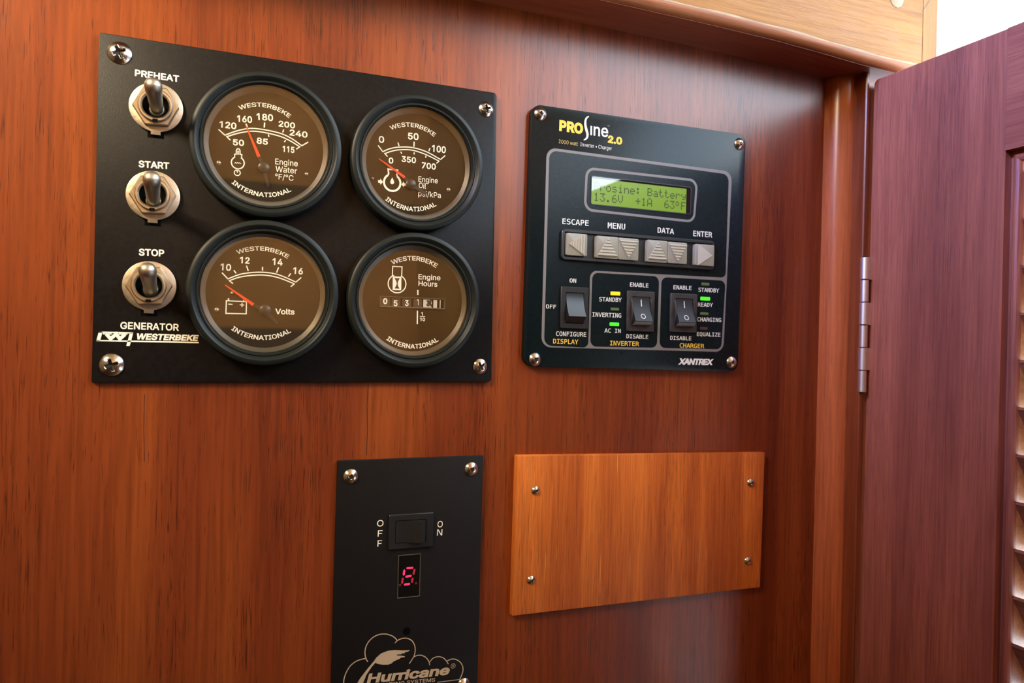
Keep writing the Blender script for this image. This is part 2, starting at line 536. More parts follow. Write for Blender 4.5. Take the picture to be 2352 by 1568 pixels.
def put_text(mb, txt, L, R, cap, h, fnt=None, bold=0.0, shear=0.0, spacing=1.0, mid=None, loc=(0, 0, 0)):
    """text between pixels L and R (baseline ends); cap = capital height in photo pixels; mid = a third baseline pixel for arcs"""
    fnt = fnt or F_SANS
    v, f = glyphs(txt, fnt, bold, spacing)
    x0 = min(p[0] for p in v); x1 = max(p[0] for p in v)
    a = Vector(W(*L, h)); c = Vector(W(*R, h)); up = Vector(W(L[0], L[1] - cap, h))
    ch = (up - a).length; sc = ch / capheight(fnt, bold)
    out = []
    if mid is None:
        d = (c - a); ln = d.length; u = d.normalized(); q = Vector((-u.y, u.x)); sx = ln / (x1 - x0)
        for x, y, kz in v:
            y2 = (y + bold) * sc
            p = a + u * ((x - x0) * sx + y2 * shear) + q * y2
            out.append((p.x - loc[0], h - loc[1] + kz * 0.012, p.y - loc[2]))
    else:
        m = Vector(W(*mid, h))
        ax, ay, bx, by, cx_, cy_ = a.x, a.y, m.x, m.y, c.x, c.y
        dd = 2 * (ax * (by - cy_) + bx * (cy_ - ay) + cx_ * (ay - by))
        ux = ((ax * ax + ay * ay) * (by - cy_) + (bx * bx + by * by) * (cy_ - ay) + (cx_ * cx_ + cy_ * cy_) * (ay - by)) / dd
        uy = ((ax * ax + ay * ay) * (cx_ - bx) + (bx * bx + by * by) * (ax - cx_) + (cx_ * cx_ + cy_ * cy_) * (bx - ax)) / dd
        cen = Vector((ux, uy)); r = (a - cen).length
        t0 = math.atan2(a.y - uy, a.x - ux); t1 = math.atan2(c.y - uy, c.x - ux)
        d = (t1 - t0 + math.pi) % (2 * math.pi) - math.pi
        top = m.y > uy                       # text runs over the top of the circle
        for x, y, kz in v:
            th = t0 + d * (x - x0) / (x1 - x0); y2 = (y + bold) * sc; rr = r + y2 if top else r - y2
            out.append((ux + rr * math.cos(th) - loc[0], h - loc[1] + kz * 0.012, uy + rr * math.sin(th) - loc[2]))
    mb.add(out, f)


def word(parent, mat, *a, name='lettering', **k):
    mb = MB(); put_text(mb, *a, **k); return mb.build(name, mat, parent)


def frame_px(o, s):
    """crop coordinates -> photo pixels"""
    return lambda x, y: (o[0] + x / s, o[1] + y / s)


# ------------------------------------------------------------------ the setting
zs_pts = [(-900, 141.0), (90, 144.6), (160, 144.1), (200, 143.6), (235, 142.8), (262, 141.4), (288, 139.8), (310, 139.4), (333, 139.2)]


def soffit(x):
    for (xa, za), (xb, zb) in zip(zs_pts, zs_pts[1:]):
        if x <= xb: return za + (zb - za) * (x - xa) / (xb - xa)
    return zs_pts[-1][1]


wall = structure(MB().box(-1500, 296, -25, 0, -1350, 650).build('wall_back', WALLW))
structure(MB().box(-1520, -1500, -25, 1700, -1350, 650).build('wall_left', CABIN))
structure(MB().box(-1520, 520, -25, 1720, -1370, -1350).build('floor', SOLE))
structure(MB().box(-1520, 520, 26, 1720, 650, 670).build('ceiling', CABIN))
wf = structure(MB().box(-1520, 520, 1700, 1720, 190, 650).build('wall_front', FRONTW))
MB().box(-1520, 520, 1695, 1720, -1350, 190).build('settee_back', DARKC, wf)
wr = structure(MB().box(500, 520, 1050, 1700, -1350, 650).build('wall_right', CABIN))
MB().box(500, 520, -25, 430, -1350, -420).build('unseen_coaming', CABIN, wr)
MB().box(500, 520, 430, 1050, -1350, 220).build('unseen_coaming', CABIN, wr)  # unseen, raised to hold back sky light from the bulkhead

# beam along the top of the bulkhead, its lower front edge rounded
xs = [-900, -300, 0, 60, 90, 125, 160, 180, 200, 218, 235, 248, 262, 275, 288, 300, 310, 323]
HB = 26.5
prof = [(0, 0), (23.0, 0)] + [(23.0 + 3.5 * math.sin(a), 3.5 - 3.5 * math.cos(a)) for a in [math.radians(q) for q in (12, 24, 36, 48, 60, 72, 84)]] + [(HB, 4.4)]


def beam_piece(xs_, name, mat, parent=None, top=260):
    mb = MB(); loops = []
    for x in xs_:
        z0 = soffit(x)
        loops.append([(x, h, z0 + dz) for h, dz in prof] + [(x, HB, top), (x, 0, top)])
    mb.loft(loops)
    return mb.build(name, mat, parent, smooth=40)


full = prof
prof = [(0, 3.9), (HB, 3.9)]
beam = structure(beam_piece(xs, 'trim_1', BEAMW), 'light teak deck beam with rounded lower edge above the bulkhead')
mb = MB()
mb.loft([[(x, 0, soffit(x) - 0.35), (x, 22.8, soffit(x) - 0.35), (x, 22.8, soffit(x) + 0.3), (x, 0, soffit(x) + 0.3)] for x in xs + [333]])
mb.build('soffit_veneer', SOFW, beam)
EDGEW = wood('bounce_lit_teak_edge', (0.46, 0.165, 0.05), (0.38, 0.125, 0.038), (0.28, 0.085, 0.026), along='X', rough=0.45, spec=0.3, pore=0.4)  # bounce light on the beam's lower edge put into this orange
mb = MB(); mb.loft([[(x, h, soffit(x) + dz) for h, dz in full[:-1] + [(HB, 3.85), (0, 3.85)]] for x in xs]); mb.build('rounded_edge', EDGEW, beam, smooth=40)
mb = MB(); rs = np.random.RandomState(3); up_, lo_ = [], []
for i in range(121):
    x = 80 + i * 2.02
    lo_.append((x, HB + 0.03, soffit(x) + 3.75)); up_.append((x, HB + 0.03, soffit(x) + 4.5 + 0.25 * math.sin(i * 0.33) + rs.rand() * 0.15))
mb.add(lo_ + up_, [(i, i + 1, 122 + i, 121 + i) for i in range(120)])
mb.build('worn_edge', plain('worn_pale_wood', (0.36, 0.23, 0.095), 0.6, vary=0.25, bscale=300), beam)
prof = full
beam_piece([323.4, 333.2], 'end_post', CAPW, beam)
mb = MB().box(-900, 333, 0, HB, 259.5, 655); mb.build('beam_upper', BEAMW, beam)
px = W(2060, 0, HB)
pc = W(2060, -6, HB)
mb = MB(); mb.lathe([(4.4, -1.0), (4.4, 0.12), (4.2, 0.2), (0.01, 0.2)], 32)
pg = mb.build('wood_plug', PLUGW, beam, (pc[0], HB, pc[1] - 0.6), smooth=40)
mb = MB(); mb.lathe([(4.75, -0.5), (4.75, 0.05), (4.35, 0.05), (4.35, -0.5)], 32, ring=True)
mb.build('plug_seam', plain('plug_glue', (0.12, 0.055, 0.02), 0.6), beam, (pc[0], HB, pc[1] - 0.6))
mb = MB(); stroke(mb, [W(2118, 26, HB), W(2140, -6, HB)], 0.35, HB + 0.04)
mb.build('joint_crack', plain('joint_dark', (0.06, 0.03, 0.02), 0.7), beam)

# quarter-round moulding and door post right of the bulkhead
mb = MB(); pr = [(286.6, 0)] + [(296 - 9.4 * math.cos(math.radians(a)), 10.2 * math.sin(math.radians(a))) for a in range(8, 91, 8)] + [(296, 10.2), (296, 0)]
mb.loft([[(x, h, -1350) for x, h in pr], [(x, h, soffit(292) - 0.4) for x, h in pr]])
structure(mb.build('trim_2', TRIMW, smooth=30), 'quarter round teak moulding in the corner of the bulkhead')
mb = MB(); pr = [(296, 0), (296, 17.6), (296.4, 18.2), (297.6, 18.2), (298.0, 17.6), (298, 0)]
mb.loft([[(x, h, -1350) for x, h in pr], [(x, h, soffit(297) - 0.4) for x, h in pr]])
structure(mb.build('trim_3', WALLW), 'narrow teak door post beside the hinge')

mb = MB().box(298.0, 330, -25, 16.5, -1350, 134.5)
structure(mb.build('trim_4', TRIMW), 'teak door jamb behind the open door')

# wall cracks
mb = MB(); stroke(mb, [W(846, 880), W(843, 930), W(844, 985), W(842, 1045)], 0.28, 0.05)
stroke(mb, [W(332, 905), W(330, 985), W(332, 1060)], 0.2, 0.05)
mb.build('hairline_crack', plain('crack_dark', (0.035, 0.010, 0.006), 0.8), wall)

# louvred door standing open at a right angle
XD, HD = 299.6, 19.0
door = structure(MB().box(0, 0.1, 0, 0.1, 0, 0.1).build('door_1', DOORW, None, (XD + 10, HD + 60, 100)), 'teak louvred door standing open at the right')
bpy.data.meshes.remove(door.data) if False else None
TH = 19.0
H1, H2, H3 = 87.0, 350.0, 420.0
ZT, ZR, ZB = 135.0, 84.2, -560.0
# the stile mesh itself becomes the door's own body
bm_ = MB()
pl = rpoly([(HD, ZB - 60), (H1, ZB - 60), (H1, ZT), (HD, ZT)], [0, 0, 0, 2.5], 5)
bm_.loft([[(XD + dx, h, z) for h, z in (pl if i else inset(pl, 0.5))] for i, dx in enumerate((0, 0.5, TH))])
me_old = door.data
door_tmp = bm_.build('stile', DOORW, None, (0, 0, 0), smooth=30)
# move the body into the door object
loc0 = ABS[door.name]; base0 = ABS[door_tmp.name]
for v in door_tmp.data.vertices: v.co = v.co + base0 - loc0
door.data = door_tmp.data; bpy.data.objects.remove(door_tmp); bpy.data.meshes.remove(me_old); door.data.name = 'door_1'
RAILW = wood('varnished_teak_rail', (0.41, 0.112, 0.044), (0.32, 0.083, 0.034), (0.22, 0.053, 0.023), along='Y', rough=0.42, pore=0.35, bump=0.2, band=40)
MB().box(XD + 0.02, XD + TH, H1 + 0.15, H2 - 0.15, ZR, ZT).build('rail', RAILW, door)
MB().box(XD + 0.02, XD + TH, H1 + 0.15, H2 - 0.15, ZB - 60, ZB).build('rail', RAILW, door)
MB().box(XD, XD + TH, H2, H3, ZB - 60, ZT).build('stile', DOORW, door)
# moulding: groove and bead around the louvre opening (profile: distance into the opening, depth behind the door face)
mp = [(0.0, 0.2), (0.0, 4.4), (1.2, 4.1), (1.8, 3.2), (2.6, 2.5), (3.6, 2.2), (4.5, 2.6), (5.0, 3.4), (5.2, 4.4), (5.2, 5.0), (0.0, 5.0)]
lp_ = [(5.1, 5.0), (5.1, TH), (0.0, TH), (0.0, 5.0)]
mb = MB(); loops = []
for ch, cz, sh, sz in ((H1, ZR, 1, -1), (H2, ZR, -1, -1), (H2, ZB, -1, 1), (H1, ZB, 1, 1)):
    loops.append([(XD + dx, ch + sh * d_, cz + sz * d_) for d_, dx in mp[1:]])
mb.loft(loops, ring=True)
mb.build('moulding', DOORW, door, smooth=25)
mb = MB(); loops = []
for ch, cz, sh, sz in ((H1, ZR, 1, -1), (H2, ZR, -1, -1), (H2, ZB, -1, 1), (H1, ZB, 1, 1)):
    loops.append([(XD + dx, ch + sh * d_, cz + sz * d_) for d_, dx in lp_])
mb.loft(loops, ring=True)
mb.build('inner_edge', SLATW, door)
k = 0
z = ZR - 9.4 - 4
base = W(2345, 1045)
z_ref = base[1] * (299.6 + 4) / base[0] * 1.0
z0 = z_ref
while z0 + 19.4 < ZR - 6: z0 += 19.4
a1 = W(2340, 930)
z = z0
while z > ZB + 12:
    mb = MB()
    sec = [(XD + 4.0, z - 1.0), (XD + 5.0, z), (XD + 6.2, z - 0.6), (XD + 19.2, z - 19.0), (XD + 18.8, z - 21.0), (XD + 17.4, z - 21.2)]
    mb.loft([[(x, H1 + 4.6, zz) for x, zz in sec], [(x, H2 - 4.6, zz) for x, zz in sec]])
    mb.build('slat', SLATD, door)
    z -= 19.4
# hinge
hz = [46.3, 35.0, 23.8, 12.5, 1.3, -10.0, -21.0]
hg = MB().box(XD - 0.1, XD + 0.6, HD - 0.6, HD + 0.02, -21, 46.3).build('hinge', HINGEM, door)
for i in range(6):
    mb = MB(); r = 2.15 if i % 2 == 0 else 1.95
    n = 24
    zz0, zz1 = hz[i + 1] + 0.2, hz[i] - 0.2
    lp = lambda rr, zz: [(295.6 + rr * math.cos(2 * math.pi * q / n), 20.2 + rr * math.sin(2 * math.pi * q / n), zz) for q in range(n)]
    mb.loft([lp(r - 0.2, zz0), lp(r, zz0 + 0.2), lp(r, zz1 - 0.2), lp(r - 0.2, zz1)])
    if i % 2 == 0: mb.box(295.8, 299.9, 19.6, 21.2, zz0, zz1)
    mb.build('knuckle', HINGEM, hg, smooth=40)
mb = MB(); lp = lambda rr, zz: [(295.6 + rr * math.cos(2 * math.pi * q / 16), 20.2 + rr * math.sin(2 * math.pi * q / 16), zz) for q in range(16)]
mb.loft([lp(1.2, -21.3), lp(1.2, 46.6)]); mb.build('hinge_pin', GROOVE, hg)


# ------------------------------------------------------------------ screws
def screw_mesh(kind, R, H, drive, rot):
    n, m = 72, 26; v = []; f = []
    c, s_ = math.cos(rot), math.sin(rot)
    for j in range(m + 1):
        r = R * (j / m) ** 0.85
        for i in range(n):
            a = 2 * math.pi * i / n
            x, z = r * math.cos(a), r * math.sin(a)
            h = H * (1 - (r / R) ** 2.3) * 0.98 + 0.15 * (r < R)
            u, q = x * c + z * s_, -x * s_ + z * c
            if kind == 'phillips':
                ins = min(max(abs(u) / (0.52 * R), abs(q) / (0.12 * R)), max(abs(q) / (0.52 * R), abs(u) / (0.12 * R)), (abs(u) + abs(q)) / (0.28 * R))
            else:
                ins = max(abs(u), abs(q)) / (0.25 * R)
            dep = drive * min(1, max(0, (1.12 - ins) / 0.22))
            if kind == 'phillips': dep *= max(0.35, 1 - r / (0.8 * R))
            v.append((x, h - dep, z))
    for j in range(m):
        for i in range(n):
            i2 = (i + 1) % n; f.append((j * n + i, j * n + i2, (j + 1) * n + i2, (j + 1) * n + i))
    mb = MB(); mb.add(v, f)
    mb.v[:] = mb.v
    # shank into the wood
    mb.lathe([(R * 0.999, 0.0), (R * 0.9, -0.1), (R * 0.35, -0.1), (R * 0.35, -8)], 24)
    return mb


DRIVE2 = plain('shaded_square_recess', (0.10, 0.08, 0.065), 0.4, 0.8)  # steel darkened inside the square drive, shade put into the colour
DRIVE = plain('shaded_screw_recess', (0.03, 0.024, 0.02), 0.5, 0.6)  # shade inside the cross drive put into this dark steel colour


def screw(kind, p, h, R, parent, rot=0.3, H=None, key=None):
    mb = screw_mesh(kind, R, H or R * 0.42, R * 0.42, rot)
    o = mb.build('screw', STEEL, parent, (p[0], h, p[1]), smooth=60)
    o.data.materials.append(DRIVE); o.data.materials.append(DRIVE2)
    c, s_ = math.cos(rot), math.sin(rot); Rm = R * MM
    for pl_ in o.data.polygons:
        x, z = pl_.center.x, pl_.center.z; u, q = abs(x * c + z * s_), abs(-x * s_ + z * c)
        if pl_.center.y > 0 or math.hypot(x, z) > 0.8 * Rm: continue
        ins = min(max(u / (0.52 * Rm), q / (0.12 * Rm)), max(q / (0.52 * Rm), u / (0.12 * Rm)), (u + q) / (0.28 * Rm)) if kind == 'phillips' else max(u, q) / (0.21 * Rm)
        if ins < 1.02: pl_.material_index = 1 if kind == 'phillips' else 2
    return o


# ------------------------------------------------------------------ generator panel
HP = 2.0
LG = 'black generator control panel with three toggle switches and four round gauges'
gp = empty('generator_panel', (30, 0, 45), LG, 'control panel')
corners = [W(227.6, 74, HP), W(209.8, 878.5, HP), W(1128.6, 877, HP), W(1141.3, 213.5, HP)]
mb = MB(); mb.prism(rpoly(corners, [0.3, 0.3, 1.6, 1.6], 5), 0, HP, 0.18)
mb.build('face_plate', BLKP, gp, smooth=30)
for p, R, rt in (((274, 120), 4.1, 0.5), ((1117.5, 250), 3.3, 0.25), ((256, 838), 4.1, 0.35), ((1103.5, 841), 3.3, 0.5)):
    screw('phillips', W(*p, HP + 0.6), HP, R, gp, rt)

ink = MB(); h_ = HP + 0.03
word(gp, INK, 'PREHEAT', (309.7, 174.3), (411.2, 188.6), 15, h_, bold=0.022)
word(gp, INK, 'START', (318.6, 383.8), (388.8, 388.6), 15.5, h_, bold=0.022)
word(gp, INK, 'STOP', (318.9, 586.7), (377, 588.9), 15.8, h_, bold=0.022)
word(gp, INK, 'GENERATOR', (276.2, 755.1), (410.7, 759.4), 16.2, h_, bold=0.018)
word(gp, INK, 'WESTERBEKE', (310.9, 779.3), (453.5, 783.0), 14.3, h_, bold=0.036, shear=0.2)
q = frame_px((200, 720), 8.4)
for pl in ([(228, 345), (300, 345), (250, 524), (178, 524)], [(228, 345), (890, 362), (884, 386), (222, 368)],
           [(826, 368), (892, 368), (822, 624), (756, 622)], [(180, 506), (2155, 544), (2155, 572), (180, 530)],
           [(310, 378), (478, 382), (474, 402), (304, 398)], [(612, 382), (778, 386), (774, 406), (606, 402)]):
    ink.flat([W(*q(*p), h_) for p in pl], h_)
stroke(ink, [W(*q(*p), h_) for p in ((372, 395), (455, 486), (560, 392), (632, 488), (730, 402))], 1.15, h_ + 0.005)
ink.build('printed_logo', INK, gp)


def toggle(cpx, tip, base):
    c = W(*cpx, HP + 0.8)
    loc = (c[0], HP, c[1])
    mb = MB()
    # washer with tongue
    out = []
    R = 8.9
    for i in range(73):
        a = math.radians(-90 + 10.5 + (360 - 21) * i / 72)
        out.append((R * math.cos(a), R * math.sin(a)))
    out += [(-1.62, -9.9), (1.62, -9.9)]
    # closed outline: the tongue lies between the arc's two ends
    mb.prism(out, 0, 1.1, 0.15)
    tg = mb.build('toggle_switch', NICKEL, gp, loc, smooth=35)
    mb = MB(); mb.box(-2.7, 2.7, 0.01, 0.03, -10.9, -8.6); mb.build('notch', GROOVE, tg, loc)
    mb = MB(); hexp = [(7.75 * math.cos(math.radians(60 * i + 3)), 7.75 * math.sin(math.radians(60 * i + 3))) for i in range(6)]
    hx = rpoly(hexp, 0.5, 3)
    inner = lambda r: [(r * math.cos(math.atan2(z, x)), r * math.sin(math.atan2(z, x))) for x, z in hx]
    mb.loft([[(x, 1.1, z) for x, z in hx], [(x, 2.6, z) for x, z in hx], [(x * 0.95, 2.95, z * 0.95) for x, z in hx],
             [(x, 2.95, z) for x, z in inner(5.9)], [(x, 1.1, z) for x, z in inner(5.9)]], ring=True)
    mb.build('hex_nut', NICKEL, tg, loc, smooth=25)
    mb = MB(); mb.lathe([(5.85, 1.0), (5.85, 3.9), (5.5, 4.3), (4.9, 4.3), (4.4, 3.7), (4.5, 0.7), (4.5, 0.4)], 48)
    mb.build('bushing', NICKEL, tg, loc, smooth=25)
    mb = MB(); mb.box(-0.9, 0.9, 4.02, 4.36, -5.9, -5.0); mb.build('keyway', GROOVE, tg, loc)
    mb = MB(); mb.lathe([(4.45, 1.1), (4.38, 3.3), (4.25, 3.3), (4.2, 1.3), (0.01, 1.3)], 32); mb.build('socket', GROOVE, tg, loc)
    ht = 22.0
    b0 = W(*base, 5.0); t0 = W(*tip, ht)
    mb = MB()
    bA = Vector((b0[0] - c[0], 2.4, b0[1] - c[1])); bB = Vector((t0[0] - c[0], ht - HP, t0[1] - c[1]))
    d = bB - bA
    mb.tube(bA, bA + d * 0.55, 2.15, 2.45, 28)
    mb.tube(bA + d * 0.55, bA + d * 0.80, 2.45, 2.8, 28)
    mb.tube(bA + d * 0.80, bA + d * 0.92, 2.8, 2.82, 28, dome=True)
    mb.build('lever', LEVERM, tg, loc, smooth=50)
    mb = MB(); mb.lathe([(2.9, 1.2), (2.7, 1.8), (2.3, 2.3), (1.6, 2.5)], 32); mb.build('lever_collar', NICKEL, tg, (b0[0], HP, b0[1]), smooth=50)
    return tg


toggle((359, 247), (351, 192), (360, 249))['label'] = 'toggle switch under PREHEAT'
toggle((352, 449), (348, 407), (352, 461))['label'] = 'toggle switch under START'
toggle((343.5, 656.5), (338, 617), (346, 665))['label'] = 'toggle switch under STOP'

HL, HDI = 6.6, 4.4                 # glass and dial heights off the bulkhead
GR = 27.2


def gauge(cx, cz, tilt, dial_mat=DIAL, lab=''):
    loc = (cx, HP, cz)
    mb = MB()
    mb.lathe([(GR, 0), (GR, 6.2), (GR - 0.25, 7.0), (GR - 0.9, 7.5), (GR - 1.9, 7.6), (GR - 2.6, 7.2), (GR - 3.0, 6.5), (GR - 3.35, 6.3),
              (GR - 3.7, 6.6), (GR - 4.1, 6.6), (GR - 4.5, 5.9), (GR - 4.7, 2.0), (GR - 4.7, 0.6)], 96)
    g = mb.build('gauge', BZL, gp, loc, smooth=35)
    g['label'] = lab
    mb = MB(); mb.lathe([(22.45, 1.0), (22.45, HDI - HP + 1.4), (22.1, HDI - HP + 1.4), (20.6, HDI - HP + 0.35), (20.6, 1.0)], 96, ring=True)
    mb.build('dial_ring', REFL, g, loc, smooth=25)
    mb = MB(); mb.lathe([(20.9, 1.2), (20.9, HDI - HP), (0.01, HDI - HP)], 96)
    mb.build('dial', dial_mat, g, loc)
    mb = MB(); n = 64; v = [(0, HL - HP + 0.25, 0)]; f = []
    tt = math.tan(math.radians(tilt))
    rr = [5, 10, 15, 19, 22.42]
    for r in rr:
        for i in range(n):
            a = 2 * math.pi * i / n; z = r * math.sin(a); v.append((r * math.cos(a), HL - HP - 0.35 + z * tt * (1 if r < 23 else 1), z))
    v[0] = (0, HL - HP - 0.35, 0)
    f += [(0, 1 + i, 1 + (i + 1) % n) for i in range(n)]
    for k in range(len(rr) - 1):
        f += [(1 + k * n + i, 1 + k * n + (i + 1) % n, 1 + (k + 1) * n + (i + 1) % n, 1 + (k + 1) * n + i) for i in range(n)]
    mb.add(v, f)
    gl_ = mb.build('glass', GL, g, loc)
    return g, loc


def needle(g, loc, tip, root, wt, wr, hub, tail):
    hh = HDI + 0.75
    a, b_ = Vector(W(*tip, hh)), Vector(W(*root, hh)); u = (b_ - a).normalized(); n_ = Vector((-u.y, u.x))
    pts = [a + n_ * wt / 2, b_ + n_ * wr / 2, b_ - n_ * wr / 2, a - n_ * wt / 2]
    mb = MB(); mb.prism([(p.x - loc[0], p.y - loc[2]) for p in pts], hh - loc[1] - 0.12, hh - loc[1] + 0.12)
    mb.build('needle', NEEDLE, g, loc)
    c = Vector(W(*hub, hh)); tl = Vector(W(*tail, hh))
    mb = MB(); mb.lathe([(2.1, -0.55), (2.1, 0.2), (1.7, 0.55), (0.01, 0.6)], 32, c=(c.x - loc[0], c.y - loc[2]))
    mb.v = [(x, h + hh - loc[1], z) for x, h, z in mb.v]
    for e_, w0, w1 in ((b_, 1.2, wr), (tl, 1.6, 1.0)):
        u = (e_ - c).normalized(); n_ = Vector((-u.y, u.x)); pp = [c + n_ * w0 / 2, e_ + n_ * w1 / 2, e_ - n_ * w1 / 2, c - n_ * w0 / 2]
        mb.prism([(p.x - loc[0], p.y - loc[2]) for p in pp], hh - loc[1] - 0.14, hh - loc[1] + 0.1)
    mb.build('needle_hub', HUBM, g, loc, smooth=40)


def stud(g, loc, p, r):
    c = W(*p, HDI + 0.3)
    mb = MB(); mb.lathe([(r, -0.1), (r * 0.86, 0.35), (r * 0.5, 0.6), (0.01, 0.68)], 20)
    mb.build('dial_stud', STUD, g, (c[0], HDI, c[1]), smooth=60)


HI = HDI + 0.04


class Ink:
    """prints on a dial, in crop coordinates"""
    def __init__(s, q, loc): s.q = q; s.loc = loc; s.m = MB(); s.d = MB()
    def t(s, txt, L, R, cap, mid=None, bold=0.012, **k): put_text(s.m, txt, s.q(*L), s.q(*R), cap, HI, bold=bold, mid=s.q(*mid) if mid else None, **k)
    def l(s, pts, wpx, sm=False, closed=False, mb=None):
        p = [W(*s.q(*a), HI) for a in pts]
        if sm: p = smooth_line(p)
        stroke(mb or s.m, p, wpx, HI, closed)
    def p(s, pts, mb=None, dh=0.0): (mb or s.m).flat([W(*s.q(*a), HI + dh) for a in pts], HI + dh)
    def c(s, c, r, n=28): cc = W(*s.q(*c), HI); return cc, abs(W(*s.q(c[0], c[1] - r), HI)[1] - cc[1])
    def ring(s, c, r, wd, a0=0, a1=360):
        cc, rr = s.c(c, r)
        stroke(s.m, circle(cc[0], cc[1], rr, 40, a0, a1), wd, HI, closed=(a1 - a0 == 360))
    def done(s, g):
        s.m.v = [(x - s.loc[0], h - s.loc[1], z - s.loc[2]) for x, h, z in s.m.v]
        s.m.build('dial_marking', INKW, g, s.loc)
        if s.d.v:
            s.d.v = [(x - s.loc[0], h - s.loc[1], z - s.loc[2]) for x, h, z in s.d.v]
            s.d.build('dark_marking', HUBM, g, s.loc)


# water temperature
g, loc = gauge(13.3, 71.2, 3.3, lab='engine water temperature gauge, upper left of the four')
k = Ink(frame_px((420, 160), 4.61), loc)
k.t('WESTERBEKE', (606, 428), (1122, 512), 9.8, (860, 397))
k.t('INTERNATIONAL', (514, 1200), (1150, 1285), 10.4, (815, 1342), bold=0.018)
for tx, L, R, cap in (('120', (388, 610), (566, 632), 15), ('160', (576, 550), (733, 564), 15), ('180', (782, 531), (956, 545), 15.5), ('200', (1013, 600), (1187, 624), 13.5),
                      ('240', (1128, 694), (1318, 722), 14), ('50', (530, 799), (649, 808), 14), ('85', (780, 780), (898, 797), 14), ('115', (1056, 868), (1180, 883), 14)):
    k.t(tx, L, R, cap, bold=0.022)
k.t('Engine', (978, 1000), (1216, 1024), 13.2, bold=0.004); k.t('Water', (980, 1078), (1208, 1102), 13.2, bold=0.004); k.t('°F/°C', (976, 1156), (1170, 1176), 12.5, bold=0.002)
k.l([(445, 693), (600, 640), (760, 622), (1000, 664), (1140, 722), (1262, 806)], 0.42, True)
k.l([(462, 710), (610, 667), (775, 652), (1000, 696), (1130, 750), (1240, 818)], 0.42, True)
for a, b_ in (((378, 632), (450, 697)), ((1328, 765), (1258, 806)), ((460, 704), (503, 745)), ((1244, 812), (1200, 841))): k.l([a, b_], 0.42)
for a, b_, wd in (((866, 560), (862, 612), .5), ((668, 572), (683, 607), .45), ((1068, 632), (1058, 664), .4), ((905, 685), (912, 711), .4), ((1088, 745), (1075, 766), .4)): k.l([a, b_], wd)
k.ring((582, 985), 64, 0.42, 118, 422)
k.l([(548, 930), (549, 894), (566, 894), (566, 860), (572, 842), (586, 835), (600, 842), (606, 860), (606, 896), (624, 898), (622, 932)], 0.36)
k.l([(580, 900), (580, 862), (592, 862), (592, 900)], 0.2)
k.l([(548, 990), (558, 982), (568, 992), (580, 982), (590, 992), (602, 984), (616, 996)], 0.22)
k.ring((576, 1090), 30, 0.32); k.l([(568, 1050), (566, 1075)], 0.25); k.l([(588, 1050), (588, 1075)], 0.25); k.l([(577, 1052), (577, 1090)], 0.3)
k.done(g)
q = k.q
needle(g, loc, q(668, 592), q(806, 920), 0.35, 1.25, q(855, 1035), q(905, 1235))
stud(g, loc, q(378, 985), 0.95); stud(g, loc, q(1310, 1105), 0.8)

# oil pressure
g, loc = gauge(71.1, 70.9, 2.9, lab='engine oil pressure gauge, upper right of the four')
k = Ink(frame_px((760, 160), 4.6125), loc)
k.t('WESTERBEKE', (640, 640), (1092, 712), 9.8, (862, 607))
k.t('INTERNATIONAL', (574, 1380), (1120, 1440), 10.6, (846, 1498), bold=0.018)
for tx, L, R, cap in (('0', (507, 772), (565, 777), 15.5), ('50', (817, 737), (930, 746), 15.5), ('100', (1070, 867), (1217, 886), 15.5), ('0', (612, 991), (661, 996), 13.5),
                      ('350', (749, 975), (901, 991), 13.5), ('700', (962, 1043), (1111, 1060), 14)):
    k.t(tx, L, R, cap, bold=0.022)
k.t('Engine', (928, 1186), (1132, 1204), 12.5, bold=0.004); k.t('Oil', (930, 1250), (1006, 1262), 12.5, bold=0.004); k.t('psi/kPa', (925, 1338), (1164, 1360), 12.5, bold=0.004)
k.l([(552, 868), (620, 838), (720, 820), (860, 824), (1010, 868), (1160, 950)], 0.42, True)
k.l([(568, 890), (640, 864), (730, 848), (860, 852), (1000, 896), (1146, 968)], 0.42, True)
for a, b_ in (((500, 802), (554, 872)), ((1212, 908), (1158, 954)), ((566, 882), (600, 920)), ((1150, 965), (1118, 992))): k.l([a, b_], 0.42)
for a, b_, wd in (((710, 770), (722, 808), .42), ((882, 762), (880, 815), .5), ((1050, 830), (1038, 862), .42), ((740, 868), (750, 890), .42), ((882, 875), (882, 898), .42), ((1008, 912), (1003, 932), .42)): k.l([a, b_], wd)
k.ring((650, 1196), 88, 0.8, 125, 415)
k.l([(601, 1122), (612, 1100), (606, 1052), (706, 1066), (698, 1112), (706, 1130)], 0.62)
k.p([(650, 1140), (664, 1170), (672, 1192), (664, 1208), (650, 1214), (636, 1208), (628, 1192), (636, 1168)])
k.p([(500, 1168), (524, 1170), (524, 1152), (552, 1190), (524, 1218), (524, 1200), (502, 1198)])
k.p([(796, 1204), (774, 1202), (774, 1182), (748, 1216), (774, 1244), (774, 1228), (796, 1230)])
k.done(g)
q = k.q
needle(g, loc, q(508, 942), q(782, 1140), 0.3, 1.1, q(848, 1212), q(1010, 1316))
stud(g, loc, q(443, 1152), 0.6); stud(g, loc, q(1248, 1272), 0.95)

